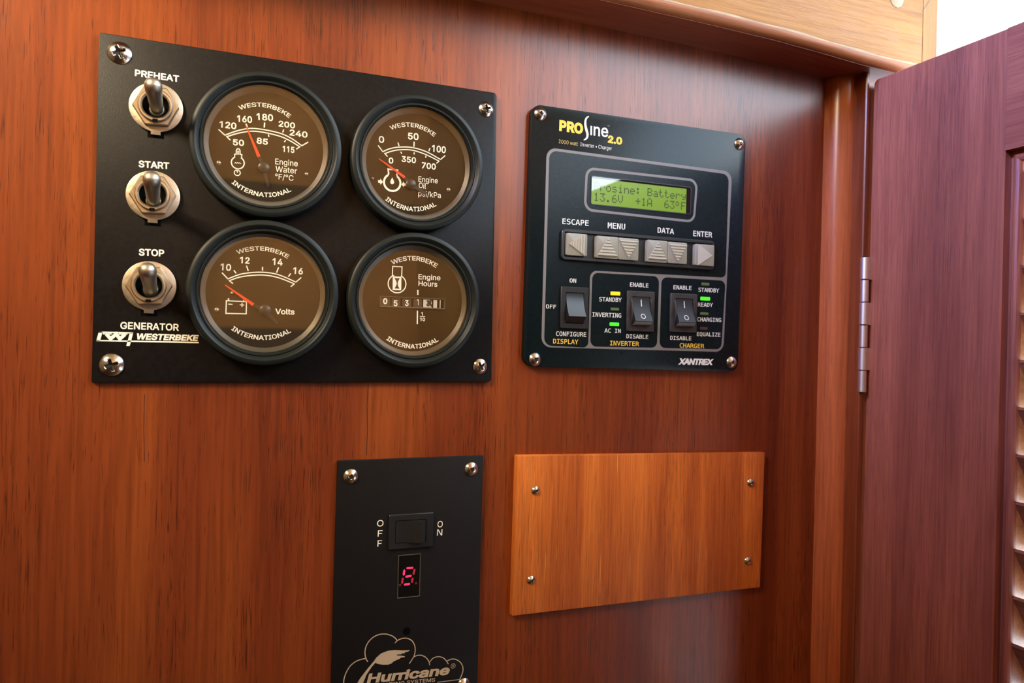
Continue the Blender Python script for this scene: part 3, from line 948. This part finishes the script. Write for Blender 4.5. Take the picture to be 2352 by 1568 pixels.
# volts
g, loc = gauge(13.5, 15.9, -2.9, lab='voltmeter gauge, lower left of the four')
k = Ink(frame_px((420, 480), 4.126), loc)
k.t('WESTERBEKE', (520, 430), (990, 470), 9.8, (752, 394))
k.t('INTERNATIONAL', (456, 1142), (1028, 1165), 10.8, (742, 1240), bold=0.018)
for tx, L, R, cap in (('10', (356, 578), (456, 586), 15.5), ('12', (540, 512), (632, 519), 15), ('14', (848, 528), (944, 536), 15.5), ('16', (1044, 612), (1136, 621), 15)):
    k.t(tx, L, R, cap, bold=0.022)
k.t('Volts', (875, 995), (1058, 1000), 12.8, bold=0.022)
k.l([(425, 662), (560, 614), (740, 598), (900, 620), (1072, 692)], 0.42, True)
k.l([(440, 678), (560, 640), (745, 624), (900, 648), (1056, 708)], 0.42, True)
for a, b_ in (((370, 602), (430, 664)), ((1122, 648), (1068, 694)), ((436, 674), (475, 706)), ((1060, 706), (1022, 735))): k.l([a, b_], 0.42)
for a, b_ in (((483, 580), (505, 608)), ((603, 537), (620, 585)), ((755, 548), (755, 582)), ((907, 553), (888, 602)), ((1022, 610), (1000, 640))): k.l([a, b_], 0.44)
k.l([(412, 868), (603, 877), (600, 992), (408, 988)], 0.4, closed=True)
k.l([(433, 845), (433, 868)], 0.5); k.l([(576, 862), (576, 874)], 0.5)
k.l([(430, 900), (471, 903)], 0.38); k.l([(540, 907), (582, 909)], 0.38); k.l([(561, 888), (560, 928)], 0.38)
k.done(g)
q = k.q
needle(g, loc, q(400, 718), q(668, 906), 0.35, 1.2, q(780, 960), q(898, 1080))
stud(g, loc, q(320, 955), 0.95); stud(g, loc, q(465, 795), 0.7)

# hours
g, loc = gauge(71.1, 15.6, -5.0, DIAL4, lab='engine hour meter, lower right of the four')
k = Ink(frame_px((760, 500), 3.92), loc)
k.t('WESTERBEKE', (556, 424), (945, 452), 10.6, (745, 384), bold=0.018)
k.t('INTERNATIONAL', (498, 1098), (972, 1108), 10.8, (735, 1178), bold=0.022)
k.t('Engine', (788, 553), (986, 563), 12, bold=0.012); k.t('Hours', (788, 612), (958, 622), 12, bold=0.012)
k.l([(570, 520), (553, 520), (557, 437), (641, 441), (638, 524), (630, 524)], 0.4)
k.ring((596, 594), 81, 0.45, 122, 418)
k.p([(557, 527), (635, 530), (633, 653), (556, 651)])
k.p([(572, 542), (620, 544), (606, 572), (601, 592), (604, 612), (618, 638), (573, 636), (588, 610), (593, 592), (588, 570)], k.d, 0.02)
k.l([(783, 650), (783, 694)], 0.55); k.l([(779, 836), (778, 957)], 0.55)
k.t('1', (814, 879), (828, 879), 7.6, bold=0.03); k.l([(800, 888), (848, 889)], 0.3); k.t('10', (802, 929), (847, 931), 8, bold=0.03)
k.done(g)
q = k.q
# counter window: raised frame, dark and white number wheels
def qz(a, h): return W(*q(*a), h)
wa, wb = qz((442, 702), HDI + 0.5), qz((1032, 828), HDI + 0.5)
x0, x1, z1, z0_ = wa[0] - loc[0], wb[0] - loc[0], wa[1] - loc[2], wb[1] - loc[2]
lh = HDI - HP
mb = MB(); o1 = rect(x0, x1, z0_, z1); i1 = inset(o1, 0.7)
mb.loft([[(x, lh, z) for x, z in o1], [(x, lh + 0.5, z) for x, z in inset(o1, 0.1)], [(x, lh + 0.5, z) for x, z in inset(o1, 0.3)], [(x, lh + 0.08, z) for x, z in i1]], ring=True)
mb.build('counter_frame', REFL, g, loc)
mb = MB(); mb.flat(i1, lh + 0.06); mb.build('counter_back', GROOVE, g, loc)
cw = MB(); ww = MB(); dg = MB(); dk = MB()
def wheel(m_, a, b_):
    p, r_ = qz(a, HDI + 0.1), qz(b_, HDI + 0.1)
    m_.flat(rect(p[0] - loc[0], r_[0] - loc[0], r_[1] - loc[2], p[1] - loc[2]), lh + 0.09)
for a, b_ in (((458, 712), (535, 806)), ((548, 714), (625, 808)), ((645, 716), (722, 810)), ((745, 718), (820, 812))): wheel(cw, a, b_)
wheel(ww, (833, 724), (908, 814)); wheel(ww, (924, 726), (955, 816))
cw.build('number_wheel', plain('wheel_bronze', (0.05, 0.034, 0.018), 0.4), g, loc); ww.build('white_wheel', WHITEP, g, loc)
kk = Ink(q, loc); HI2 = HI; HI = HDI + 0.12
kk.t('0', (470, 776), (508, 777), 13.5, bold=0.03); kk.t('5', (565, 795), (600, 796), 13.5, bold=0.02); kk.t('3', (667, 793), (699, 794), 13.5, bold=0.02); kk.t('1', (776, 787), (790, 787), 14, bold=0.0)
kk.l([(472, 795), (502, 796)], 0.3); kk.l([(572, 716), (598, 717)], 0.3); kk.l([(955, 730), (985, 732), (983, 812)], 0.25)
m2 = kk.m; kk.m = MB()
kk.t('3', (858, 796), (892, 798), 14, bold=0.06); kk.l([(905, 735), (893, 768), (908, 800)], 0.7)
m3 = kk.m
for m_, nm, mt in ((m2, 'counter_digit', INKW), (m3, 'dark_counter_digit', HUBM)):
    m_.v = [(x - loc[0], h - loc[1], z - loc[2]) for x, h, z in m_.v]; m_.build(nm, mt, g, loc)
HI = HI2

# ------------------------------------------------------------------ inverter panel
HQ = 3.2
ip = empty('inverter_panel', (180, 0, 45), 'black inverter and charger control panel with green display, square with rounded corners', 'control panel')
ic = [W(1222, 238, HQ), W(1203, 841, HQ), W(1695, 853, HQ), W(1713.5, 309.5, HQ)]
mb = MB(); mb.prism(rpoly(ic, [4.5, 4.5, 4.5, 4.5], 7), 0, HQ, 0.25)
mb.build('face_plate', BLKP2, ip, smooth=30)
for p, rt in (((1242, 261), 0.75), ((1700, 330), 0.6), ((1230, 825), 0.15), ((1682, 832), 0.3)):
    screw('square', W(*p, HQ + 0.5), HQ, 2.95, ip, rt, H=1.5)
hq = HQ + 0.03
line = MB()
oo = [W(1247, 330, hq), W(1242.5, 805.5, hq), W(1664.5, 806, hq), W(1679, 397, hq)]
OUT = [W(1255.5, 338, hq), W(1243, 797, hq), W(1661.5, 808, hq), W(1681.5, 394.5, hq)]
line.flat(rpoly(OUT, 4.6, 7), hq)
# black fields on the grey print
fld = MB()
A = [W(1262, 345, hq), W(1249.5, 793, hq), W(1351, 798.5, hq), W(1355.5, 621, hq), W(1666.5, 637.5, hq), W(1674, 400.5, hq)]
fld.flat(rpoly(A, [3.6, 3.6, 2.6, 3.4, 2.6, 3.6], 7), hq + 0.02)
Bp = [W(1360.5, 625.8, hq), W(1355.5, 795.6, hq), W(1509, 798.4, hq), W(1514, 634.5, hq)]
fld.flat(rpoly(Bp, 3.0, 7), hq + 0.02)
Cp = [W(1519.5, 636, hq), W(1514.5, 798.6, hq), W(1656.5, 802, hq), W(1666.5, 644.5, hq)]
fld.flat(rpoly(Cp, 3.0, 7), hq + 0.02)
line.build('printed_frame', INKG, ip)
fo = fld.build('printed_field', BLKP2, ip)
# ring round the display
ln2 = MB()
r0 = [W(1345.5, 383, hq), W(1340.5, 484, hq), W(1595.5, 512, hq), W(1603.5, 412, hq)]
ro = rpoly(r0, 4.4, 7); ri = rpoly(inset(r0, 1.15), 3.4, 7)
n = len(ro)
ln2.add([(x, hq + 0.05, z) for x, z in ro] + [(x, hq + 0.05, z) for x, z in ri], [(i, (i + 1) % n, n + (i + 1) % n, n + i) for i in range(n)])
ln2.build('display_outline', INKG, ip)
# display: dark surround, lit field, dot-matrix characters, glass
d0 = [W(1357.5, 400.5, hq), W(1354.5, 470.5, hq), W(1586, 492.5, hq), W(1588, 431.5, hq)]
dx0, dx1 = d0[0][0], d0[2][0]; dz1 = (d0[0][1] + d0[3][1]) / 2; dz0 = (d0[1][1] + d0[2][1]) / 2
dloc = ((dx0 + dx1) / 2, HQ, (dz0 + dz1) / 2)
R4 = [(x - dloc[0], z - dloc[2]) for x, z in rect(dx0, dx1, dz0, dz1)]
mb = MB(); ou = rpoly(R4, 1.0, 4); inn = rpoly(inset(R4, 0.35), 0.8, 4)
mb.loft([[(x, 0.02, z) for x, z in ou], [(x, 0.32, z) for x, z in ou], [(x, 0.32, z) for x, z in inn], [(x, 0.02, z) for x, z in inn]], ring=True)
lcd = mb.build('display', BLKPL, ip, dloc, smooth=30)
mb = MB(); mb.flat(inn, 0.10); mb.build('display_field', GROOVE, lcd, dloc)
e0, e1 = W(1355, 433, hq), W(1577, 488, hq)
lx0, lx1 = dx0 + 0.45, W(1576, 460, hq)[0]; lz1 = dz1 - 1.15; lz0 = dz0 + 0.45
mb = MB(); mb.flat([(x - dloc[0], z - dloc[2]) for x, z in rect(lx0, lx1, lz0, lz1)], 0.13); mb.build('backlight', LCDE, lcd, dloc)
FONT57 = {
 'P': '11110 10001 10001 11110 10000 10000 10000', 'r': '00000 00000 10110 11001 10000 10000 10000', 'o': '00000 00000 01110 10001 10001 10001 01110',
 's': '00000 00000 01110 10000 01110 00001 11110', 'i': '00100 00000 01100 00100 00100 00100 01110', 'n': '00000 00000 10110 11001 10001 10001 10001',
 'e': '00000 00000 01110 10001 11111 10000 01110', ':': '00000 01100 01100 00000 01100 01100 00000', 'B': '11110 10001 10001 11110 10001 10001 11110',
 'a': '00000 00000 01110 00001 01111 10001 01111', 't': '01000 01000 11100 01000 01000 01001 00110', 'y': '00000 00000 10001 10001 01111 00001 01110',
 '1': '00100 01100 00100 00100 00100 00100 01110', '3': '11111 00010 00100 00010 00001 10001 01110', '.': '00000 00000 00000 00000 00000 01100 01100',
 '6': '00110 01000 10000 11110 10001 10001 01110', 'V': '10001 10001 10001 10001 10001 01010 00100', '+': '00000 00100 00100 11111 00100 00100 00000',
 'A': '01110 10001 10001 10001 11111 10001 10001', '°': '01100 10010 10010 01100 00000 00000 00000', 'F': '11111 10000 10000 11110 10000 10000 10000'}
dots = MB()
cxl = W(1364, 440, hq)[0]; cxr = W(1575, 460, hq)[0]
pitch = (cxr - cxl) / (16 * 6 - 1); zr1 = W(1480, 431, hq)[1]; rowp = (W(1480, 431, hq)[1] - W(1480, 454, hq)[1]); pz = rowp / 8.0 * 0.93
for row, s_ in enumerate(('Prosine: Battery', '13.6V  +1A  63°F')):
    for ci, ch in enumerate(s_):
        if ch == ' ': continue
        for ry, bits in enumerate(FONT57[ch].split()):
            for bx, bt in enumerate(bits):
                if bt == '1':
                    xx = cxl + (ci * 6 + bx) * pitch; zz = zr1 - row * rowp * 1.02 - ry * pz
                    dots.flat([(a_ - dloc[0], b_ - dloc[2]) for a_, b_ in rect(xx, xx + pitch * 0.9, zz - pz * 0.9, zz)], 0.16)
dots.build('display_text', LCDK, lcd, dloc)
mb = MB(); mb.flat(inn, 0.26); mb.build('display_glass', GL, lcd, dloc)

# key tray and keys
ty = 4.9
t0, t1 = W(1289, 524.5, ty), W(1645.5, 620, ty)
tl = [W(1291, 524, ty), W(1289.5, 597.5, ty), W(1641, 618, ty), W(1643, 553.5, ty)]
tx0, tx1 = tl[1][0], tl[2][0]; tz1 = (tl[0][1] + tl[3][1]) / 2; tz0 = (tl[1][1] + tl[2][1]) / 2
tloc = ((tx0 + tx1) / 2, HQ, (tz0 + tz1) / 2)
R5 = [(x - tloc[0], z - tloc[2]) for x, z in rect(tx0, tx1, tz0, tz1)]
mb = MB(); ou = rpoly(R5, 1.9, 5); o2 = rpoly(inset(R5, 0.25), 1.7, 5); i2 = rpoly(inset(R5, 1.35), 0.5, 5)
mb.loft([[(x, 0.02, z) for x, z in ou], [(x, 1.4, z) for x, z in ou], [(x, 1.65, z) for x, z in o2], [(x, 1.65, z) for x, z in i2], [(x, 0.25, z) for x, z in i2]], cap0=True, cap1=True)
tray = mb.build('key_tray', BLKPL, ip, tloc, smooth=30)
keys = [((1302, 533.5), (1348.5, 589), 'L'), ((1371, 540), (1419.6, 595.5), 'U'), ((1420.8, 544.5), (1466.4, 599), 'D'), ((1487.7, 549.3), (1532.7, 604.2), 'U'), ((1534.6, 554), (1577.8, 607), 'D'), ((1597.4, 559), (1640, 612), 'R')]
kh = 2.5
for a, b_, dr in keys:
    p, r_ = W(*a, HQ + kh), W(*b_, HQ + kh)
    c = ((p[0] + r_[0]) / 2, HQ, (p[1] + r_[1]) / 2); hw, hh = (r_[0] - p[0]) / 2, (p[1] - r_[1]) / 2 * 0.985
    mb = MB(); mb.prism(rpoly(rect(-hw, hw, -hh, hh), 0.7, 4), 0.2, kh, 0.3)
    ky = mb.build('key', KEYM, tray, c, smooth=35)
    mb = MB(); s_ = hw * 0.93
    # ridged triangle: thin base prism and ridges across it
    tri = {'U': [(-s_, -s_ * .78), (s_, -s_ * .78), (0, s_ * .85)], 'D': [(-s_, s_ * .78), (s_, s_ * .78), (0, -s_ * .85)],
           'L': [(s_ * .78, s_), (s_ * .78, -s_), (-s_ * .85, 0)], 'R': [(-s_ * .78, s_), (-s_ * .78, -s_), (s_ * .85, 0)]}[dr]
    mb.prism(tri, kh - 0.05, kh + 0.35)
    if dr != 'R':
        N_ = 6
        for i in range(N_):
            f0 = (i + 0.12) / N_; f1 = (i + 0.62) / N_
            a0, a1, ap = [Vector(v) for v in tri]
            qd = [a0.lerp(ap, f0), a1.lerp(ap, f0), a1.lerp(ap, f1), a0.lerp(ap, f1)]
            md = [a0.lerp(ap, (f0 + f1) / 2 - 0.02), a1.lerp(ap, (f0 + f1) / 2 - 0.02), a1.lerp(ap, (f0 + f1) / 2 + 0.02), a0.lerp(ap, (f0 + f1) / 2 + 0.02)]
            mb.loft([[(v.x, kh + 0.33, v.y) for v in qd], [(v.x, kh + 0.75, v.y) for v in md]])
    mb.build('arrow', KEYR, ky, c)


def rocker(parent, hb, tlp, brp, rt, rb_, wear=False, marks=True, horizontal=False):
    """rocker switch: bezel between two pixels; rt, rb_ = fractions of the bezel height where the rocker opening starts and ends"""
    p, r_ = W(*tlp, hb + 1.2), W(*brp, hb + 1.2)
    c = ((p[0] + r_[0]) / 2, hb, (p[1] + r_[1]) / 2); hw, hh = (r_[0] - p[0]) / 2, (p[1] - r_[1]) / 2
    A_, B_ = (hw, hh) if not horizontal else (hh, hw)

    def T(x, h, z): return (x, h, z) if not horizontal else (-z, h, x)
    ow = A_ * 0.64; ot, ob = B_ * rt, -B_ * rb_
    mb = MB()
    ou = rpoly(rect(-A_, A_, -B_, B_), 0.5, 3); o2 = rpoly(rect(-A_ + .25, A_ - .25, -B_ + .25, B_ - .25), 0.35, 3)
    iu = rpoly(rect(-ow - .15, ow + .15, ob - .15, ot + .15), 0.4, 3)
    mb.loft([[T(x, 0.02, z) for x, z in ou], [T(x, 0.95, z) for x, z in ou], [T(x, 1.2, z) for x, z in o2], [T(x, 1.2, z) for x, z in iu], [T(x, 0.3, z) for x, z in iu]])
    if wear:
        for sx in (-1, 1):    # curved cheeks beside the rocker
            ck = [(ow + .2 , ob * 0.9)] + [(ow + .2 + 0.0, 0)] + [(ow + .2, ot * 0.9)]
            pts = []
            for i in range(13):
                u = i / 12; zz = ot * 0.85 + (ob * 0.9 - ot * 0.85) * u
                pts.append((zz, 1.2 + 1.5 * math.sin(math.pi * u)))
            lo = []
            for xx in (ow + 0.18, ow + 0.75):
                lo.append([T(sx * xx, 1.1, ot * 0.85)] + [T(sx * xx, h if xx < ow + 0.5 else 1.1 + (h - 1.1) * 0.75, zz) for zz, h in pts] + [T(sx * xx, 1.1, ob * 0.9)])
            mb.loft(lo)
    rk = mb.build('rocker_switch', WBZ if wear else BLKPL, parent, c, smooth=30)
    mb = MB(); mb.add([T(-ow, 0.34, ob), T(ow, 0.34, ob), T(ow, 0.34, ot), T(-ow, 0.34, ot)], [(0, 1, 2, 3)]); mb.build('rocker_well', GROOVE, rk, c)
    # rocker: concave face, low at the top, standing proud at the bottom
    N_ = 14; zt, zb = ot - 0.15, ob + (ot - ob) * (0.16 if wear else 0.22)
    prof_ = []
    for i in range(N_ + 1):
        u = i / N_; prof_.append((zt + (zb - zt) * u, 1.0 + 3.4 * u ** 1.6 - 0.25 * math.sin(math.pi * u)))
    lo = []
    for xx in (-ow + 0.12, ow - 0.12):
        lo.append([T(xx, h, z) for z, h in prof_] + [T(xx, 1.4, ob + 0.2), T(xx, 0.35, ob + 0.2), T(xx, 0.35, zt)])
    mb = MB(); mb.loft(lo); ro_ = mb.build('rocker', RKR if wear else BLKPL, rk, c, smooth=25)
    if wear:
        e_ = prof_[-1][1]; lip = [(zb - 0.12, e_ - 0.3), ((zb + ob) / 2 - 0.35, (e_ + 1.4) / 2 + 0.5), (ob + 0.12, 1.9), (ob + 0.3, 1.4), (zb + 0.1, e_ - 0.8)]
        mb = MB(); mb.loft([[T(xx, h, z - 0.06) for z, h in lip] for xx in (-ow + 0.15, ow - 0.15)]); mb.build('worn_lip', WORN, rk, c)
    if marks:
        mb = MB()
        def onf(x, u): z = zt + (zb - zt) * u; return (x, 1.0 + 3.4 * u ** 1.6 - 0.25 * math.sin(math.pi * u) + 0.04, z)
        mb.add([onf(-0.22, .1), onf(0.22, .1), onf(0.22, .24), onf(-0.22, .24), onf(0.22, .38), onf(-0.22, .38)], [(0, 1, 2, 3), (3, 2, 4, 5)])
        n = 24; v = []; L_ = (zt - zb)
        for rr in (0.95, 1.22):
            for i in range(n):
                a = 2 * math.pi * i / n; v.append(onf(rr * math.cos(a), 0.80 + rr * math.sin(a) / L_ * 0.95))
        mb.add(v, [(i, (i + 1) % n, n + (i + 1) % n, n + i) for i in range(n)])
        mb.build('rocker_mark', INKS, rk, c)
    return rk


rocker(ip, HQ, (1289.5, 657), (1350.5, 755.5), 0.72, 0.74, marks=False)['label'] = 'rocker switch for the display'
rocker(ip, HQ, (1442, 667), (1502.5, 762), 0.72, 0.72, wear=True)['label'] = 'worn rocker switch for the inverter'
rocker(ip, HQ, (1541.5, 672.5), (1600.5, 764), 0.74, 0.72, wear=True)['label'] = 'worn rocker switch for the charger'

for a, b_, mt, nm in (((1402.2, 669), (1424, 678.6), LEDY, 'lit yellow indicator light'), ((1402.2, 706.3), (1421.5, 713.4), LEDO, None), ((1400, 740.2), (1421.4, 748.8), LEDG, 'lit green indicator light'),
                      ((1611, 648.8), (1628.9, 656.2), LEDO, None), ((1608.6, 681), (1630.2, 690.2), LEDG, 'lit green indicator light'), ((1608, 716.8), (1626.6, 723.4), LEDO, None),
                      ((1607, 750.6), (1624.4, 757.4), LEDR, 'unlit red indicator light')):
    p, r_ = W(*a, HQ), W(*b_, HQ); c = ((p[0] + r_[0]) / 2, HQ, (p[1] + r_[1]) / 2)
    hw, hh = (r_[0] - p[0]) / 2, (p[1] - r_[1]) / 2
    mb = MB(); mb.prism(rpoly(rect(-hw, hw, -hh, hh), 0.3, 3), 0.0, 0.3, 0.12)
    o = mb.build('indicator_light', mt, ip, c)
    if nm: o['label'] = nm

tw = MB()
hm = HQ + 0.08
for tx, L, R, cap in (('ESCAPE', (1291.6, 513.9), (1352.1, 518.6), 12.6), ('MENU', (1395.9, 523.8), (1435.8, 527), 13.2), ('DATA', (1510.3, 534), (1548, 537.6), 12.3), ('ENTER', (1592.3, 542), (1636, 545.4), 12.6),
                      ('ON', (1308.2, 648.6), (1323.4, 649.4), 9.5), ('OFF', (1253.8, 707.9), (1277.1, 709.3), 9.3), ('CONFIGURE', (1276.9, 771), (1346.5, 773.1), 10.3),
                      ('STANDBY', (1376.3, 691.7), (1427.9, 693.5), 9.8), ('INVERTING', (1360.4, 726.8), (1426.8, 729.2), 10), ('AC IN', (1388.2, 763.3), (1425.7, 764.4), 9.4),
                      ('ENABLE', (1446.9, 657.8), (1489.2, 660.2), 9.6), ('DISABLE', (1438.7, 776.3), (1488.8, 778.3), 9.4), ('ENABLE', (1546.8, 664), (1588.3, 666.1), 9.6),
                      ('STANDBY', (1604.2, 669.6), (1651.5, 671.8), 9.3), ('READY', (1602.8, 703.7), (1637.2, 705), 9.2), ('CHARGING', (1601.6, 737.6), (1656.4, 739.5), 9.4),
                      ('EQUALIZE', (1600.6, 771.2), (1654.6, 772.9), 9), ('DISABLE', (1539.3, 779.9), (1587.8, 781.5), 9)):
    word(ip, INKS, tx, L, R, cap, hm, F_MONO, bold=0.010)
word(ip, INKS, 'XANTREX', (1557.2, 837.1), (1636.5, 838.4), 14.6, hm, bold=0.045, shear=0.25, spacing=0.9)
for tx, L, R, cap in (('DISPLAY', (1270.3, 788.5), (1328.2, 790.4), 10.8), ('INVERTER', (1400.8, 792.7), (1467.9, 794.8), 10.6), ('CHARGER', (1561.1, 797.8), (1617.6, 799.4), 10)):
    word(ip, INKY, tx, L, R, cap, hm, F_MONO, bold=0.010)
word(ip, INKY, 'PRO', (1284.2, 300.3), (1338.6, 308.4), 25.5, hm, bold=0.05, spacing=1.05)
word(ip, INKY, '2.0', (1396, 327.6), (1428.6, 332.8), 17.5, hm, bold=0.045)
word(ip, INKS, '\u0131ne', (1355.9, 310.2), (1396.7, 315.3), 28, hm, bold=0.012)
word(ip, INKS, '\u2122', (1395.5, 291.5), (1399.6, 292), 3.6, hm)
word(ip, INKS, 'Inverter \u2022 Charger', (1333, 335.2), (1405.4, 345.2), 8.6, hm, bold=-0.004)
q = frame_px((1160, 200), 3.92)
ss = smooth_line([W(*q(*p), hm) for p in ((756, 264), (735, 276), (724, 305), (724, 345), (733, 385), (742, 420), (740, 448), (728, 466), (708, 476))], 5)
n = len(ss)
for i in range(n - 1):
    wd = lambda u: 0.25 + 0.95 * math.sin(math.pi * min(1, max(0, u)) ) ** 0.7
    a, b_ = Vector(ss[i]), Vector(ss[i + 1]); u = (b_ - a).normalized(); nn = Vector((-u.y, u.x)); wa_, wb_ = wd(i / (n - 1)) / 2, wd((i + 1) / (n - 1)) / 2
    tw.add([(v.x, hm, v.y) for v in (a + nn * wa_, a - nn * wa_, b_ - nn * wb_, b_ + nn * wb_)], [(0, 1, 2, 3)])
tw.build('curved_letter', INKS, ip)
word(ip, INKY2, '2000 watt', (1283.2, 328.5), (1327, 334.6), 8.6, hm)

# ------------------------------------------------------------------ heater panel
HH = 1.8
hp = empty('heater_panel', (75, 0, -95), 'tall narrow black heater control panel with a red lit digit and cloud emblem', 'control panel')
a, b_ = W(775.5, 1058.5, HH), W(1110, 1046, HH)
c, d = W(760.5, 1568, HH), W(1097, 1568, HH)
ext = lambda p, q_: (q_[0] + (q_[0] - p[0]) * 0.55, q_[1] + (q_[1] - p[1]) * 0.55)
pl = [a, ext(a, c), ext(b_, d), b_]
mb = MB(); mb.prism(rpoly(pl, 0.3, 3), 0, HH, 0.15); mb.build('face_plate', BLKP3, hp, smooth=30)
for p, rt in (((806, 1094), 0.5), ((1083.5, 1077.5), 0.15), ((1066, 1574), 0.3)):
    screw('square', W(*p, HH + 0.5), HH, 3.05, hp, rt, H=1.5)
rk = rocker(hp, HH, (894, 1183), (994.5, 1255), 0.70, 0.66, marks=False, horizontal=True)
q = frame_px((740, 1030), 2.915)
hi = HH + 0.03
for s_, L, R in (('O', (366, 521), (409, 520)), ('F', (371, 589), (402, 588)), ('F', (369, 656), (398, 655)), ('O', (771, 527), (806, 526)), ('N', (768, 582), (803, 581))):
    word(hp, INK, s_, q(*L), q(*R), 14.5, hi, F_SANS, bold=0.004)
# digit window
wp, wq = W(*q(509, 713), hi), W(*q(654, 988), hi)
wl = ((wp[0] + wq[0]) / 2, HH, (wp[1] + wq[1]) / 2); hw, hh = (wq[0] - wp[0]) / 2, (wp[1] - wq[1]) / 2
mb = MB(); o1 = rect(-hw, hw, -hh, hh); i1 = inset(o1, 0.35)
mb.loft([[(x, 0.02, z) for x, z in o1], [(x, 0.28, z) for x, z in inset(o1, .08)], [(x, 0.28, z) for x, z in inset(o1, .25)], [(x, 0.05, z) for x, z in i1]])
dw = mb.build('digit_window', plain('window_edge', (0.10, 0.085, 0.065), 0.4), hp, wl)
mb = MB(); mb.flat(i1, 0.08); mb.build('window_glass', plain('smoked_window', (0.004, 0.004, 0.004), 0.12), dw, wl)
seg = {'top': ((563, 800), (611, 797)), 'up_left': ((551, 808), (545, 850)), 'up_right': ((620, 803), (610, 846)), 'mid': ((556, 858), (600, 850)),
       'low_left': ((541, 862), (534, 905)), 'low_right': ((607, 862), (600, 900)), 'low': ((546, 910), (590, 905))}
for nm, (p, r_) in seg.items():
    a, b_ = Vector(W(*q(*p), hi + .1)), Vector(W(*q(*r_), hi + .1)); u = (b_ - a).normalized(); nn = Vector((-u.y, u.x)) * 0.42
    hx = [a, a + u * .35 + nn, b_ - u * .35 + nn, b_, b_ - u * .35 - nn, a + u * .35 - nn]
    mb = MB(); mb.prism([(v.x - wl[0], v.y - wl[2]) for v in hx], 0.1, 0.14)
    mb.build('segment', SEG1 if nm in ('top', 'up_left', 'mid', 'low') else SEG2, dw, wl)
for p in ((521, 912), (628, 900)):
    c = W(*q(*p), hi); mb = MB(); mb.lathe([(0.5, 0.1), (0.5, 0.14), (0.01, 0.14)], 12, c=(c[0] - wl[0], c[1] - wl[2])); mb.build('dim_dot', plain('dot_dim', (0.20, 0.012, 0.01), 0.4), dw, wl)
c = W(934, 1449, HH); mb = MB(); mb.lathe([(1.6, 0.03), (0.01, 0.031)], 28); mb.build('drilled_hole', GROOVE, hp, (c[0], HH, c[1]))
# emblem
q = frame_px((780, 1420), 7.127)
em = MB(); Wq = lambda p: W(*q(*p), hi)
for ln in ([(60, 1120), (66, 1050), (75, 980), (110, 880), (180, 770), (290, 690), (425, 652)],
           [(462, 708), (430, 650), (415, 550), (440, 440), (510, 340), (620, 270), (740, 252), (850, 280), (915, 325), (942, 360)],
           [(905, 402), (950, 358), (1030, 325), (1110, 325), (1180, 360), (1225, 430), (1238, 520), (1215, 620), (1140, 740)],
           [(1215, 630), (1270, 604), (1340, 602), (1410, 635), (1460, 700), (1476, 765)],
           [(1470, 718), (1530, 650), (1610, 624), (1690, 640), (1745, 690), (1780, 745)],
           [(1762, 692), (1830, 665), (1900, 668), (1970, 710), (2010, 770), (2020, 850), (1992, 940), (1962, 1000)]):
    stroke(em, smooth_line([Wq(p) for p in ln], 5), 0.4, hi)
stroke(em, [Wq((1966, 998)), Wq((1600, 1042))], 0.3, hi)
palm = [(250, 1120), (290, 1055), (350, 960), (450, 830), (560, 700), (600, 640), (680, 570), (790, 528), (900, 517), (1030, 522), (1155, 518), (1120, 540), (1060, 555), (1074, 566), (1010, 572),
        (1015, 585), (945, 588), (932, 604), (990, 606), (1060, 615), (1072, 630), (1000, 640), (990, 655), (930, 680), (880, 705), (850, 735), (790, 755), (700, 755), (620, 740), (585, 725), (520, 800), (440, 920), (385, 1055), (370, 1120)]
pm = [Wq(p) for p in palm]
# one n-gon, triangulated
bmp = bmesh.new(); vs = [bmp.verts.new((x, z, 0)) for x, z in pm]; fc = bmp.faces.new(vs); res = bmesh.ops.triangulate(bmp, faces=[fc], ngon_method='EAR_CLIP')
bmp.verts.index_update()
em.add([(v.co.x, hi, v.co.y) for v in bmp.verts], [tuple(v.index for v in f.verts) for f in bmp.faces]); bmp.free()
word(hp, INKB, 'Hurricane', q(440, 1068), q(1795, 918), 22.5, hi + 0.01, bold=0.034, shear=0.22)
word(hp, INKB, 'HEATING SYSTEMS', q(600, 1128), q(1562, 1030), 8.5, hi + 0.01, bold=0.012)
cc = Wq((1858, 776)); stroke(em, circle(cc[0], cc[1], 0.95, 24), 0.18, hi, closed=True)
word(hp, INKB, 'R', q(1844, 797), q(1874, 793), 5.6, hi, bold=0.0)
em.build('emblem', INKB, hp)

# ------------------------------------------------------------------ blank wooden cover
HW = 3.0
cp = empty('wooden_cover_plate', (187, 0, -86), 'blank rectangular light orange wooden cover plate held by four small screws', 'cover plate')
pl = [W(1187, 1046, HW), W(1176, 1414.5, HW), W(1746, 1348.5, HW), W(1757.5, 1039, HW)]
mb = MB(); mb.prism(rpoly(pl, 0.4, 3), 0, HW, 0.35); mb.build('board', COVERW, cp, smooth=30)
for p, rt in (((1231, 1126.5), 0.1), ((1221, 1332.5), 0.4), ((1725.5, 1108.5), 0.7), ((1719, 1288.5), 0.8)):
    screw('square', W(*p, HW + 0.5), HW, 2.1, cp, rt, H=1.3)
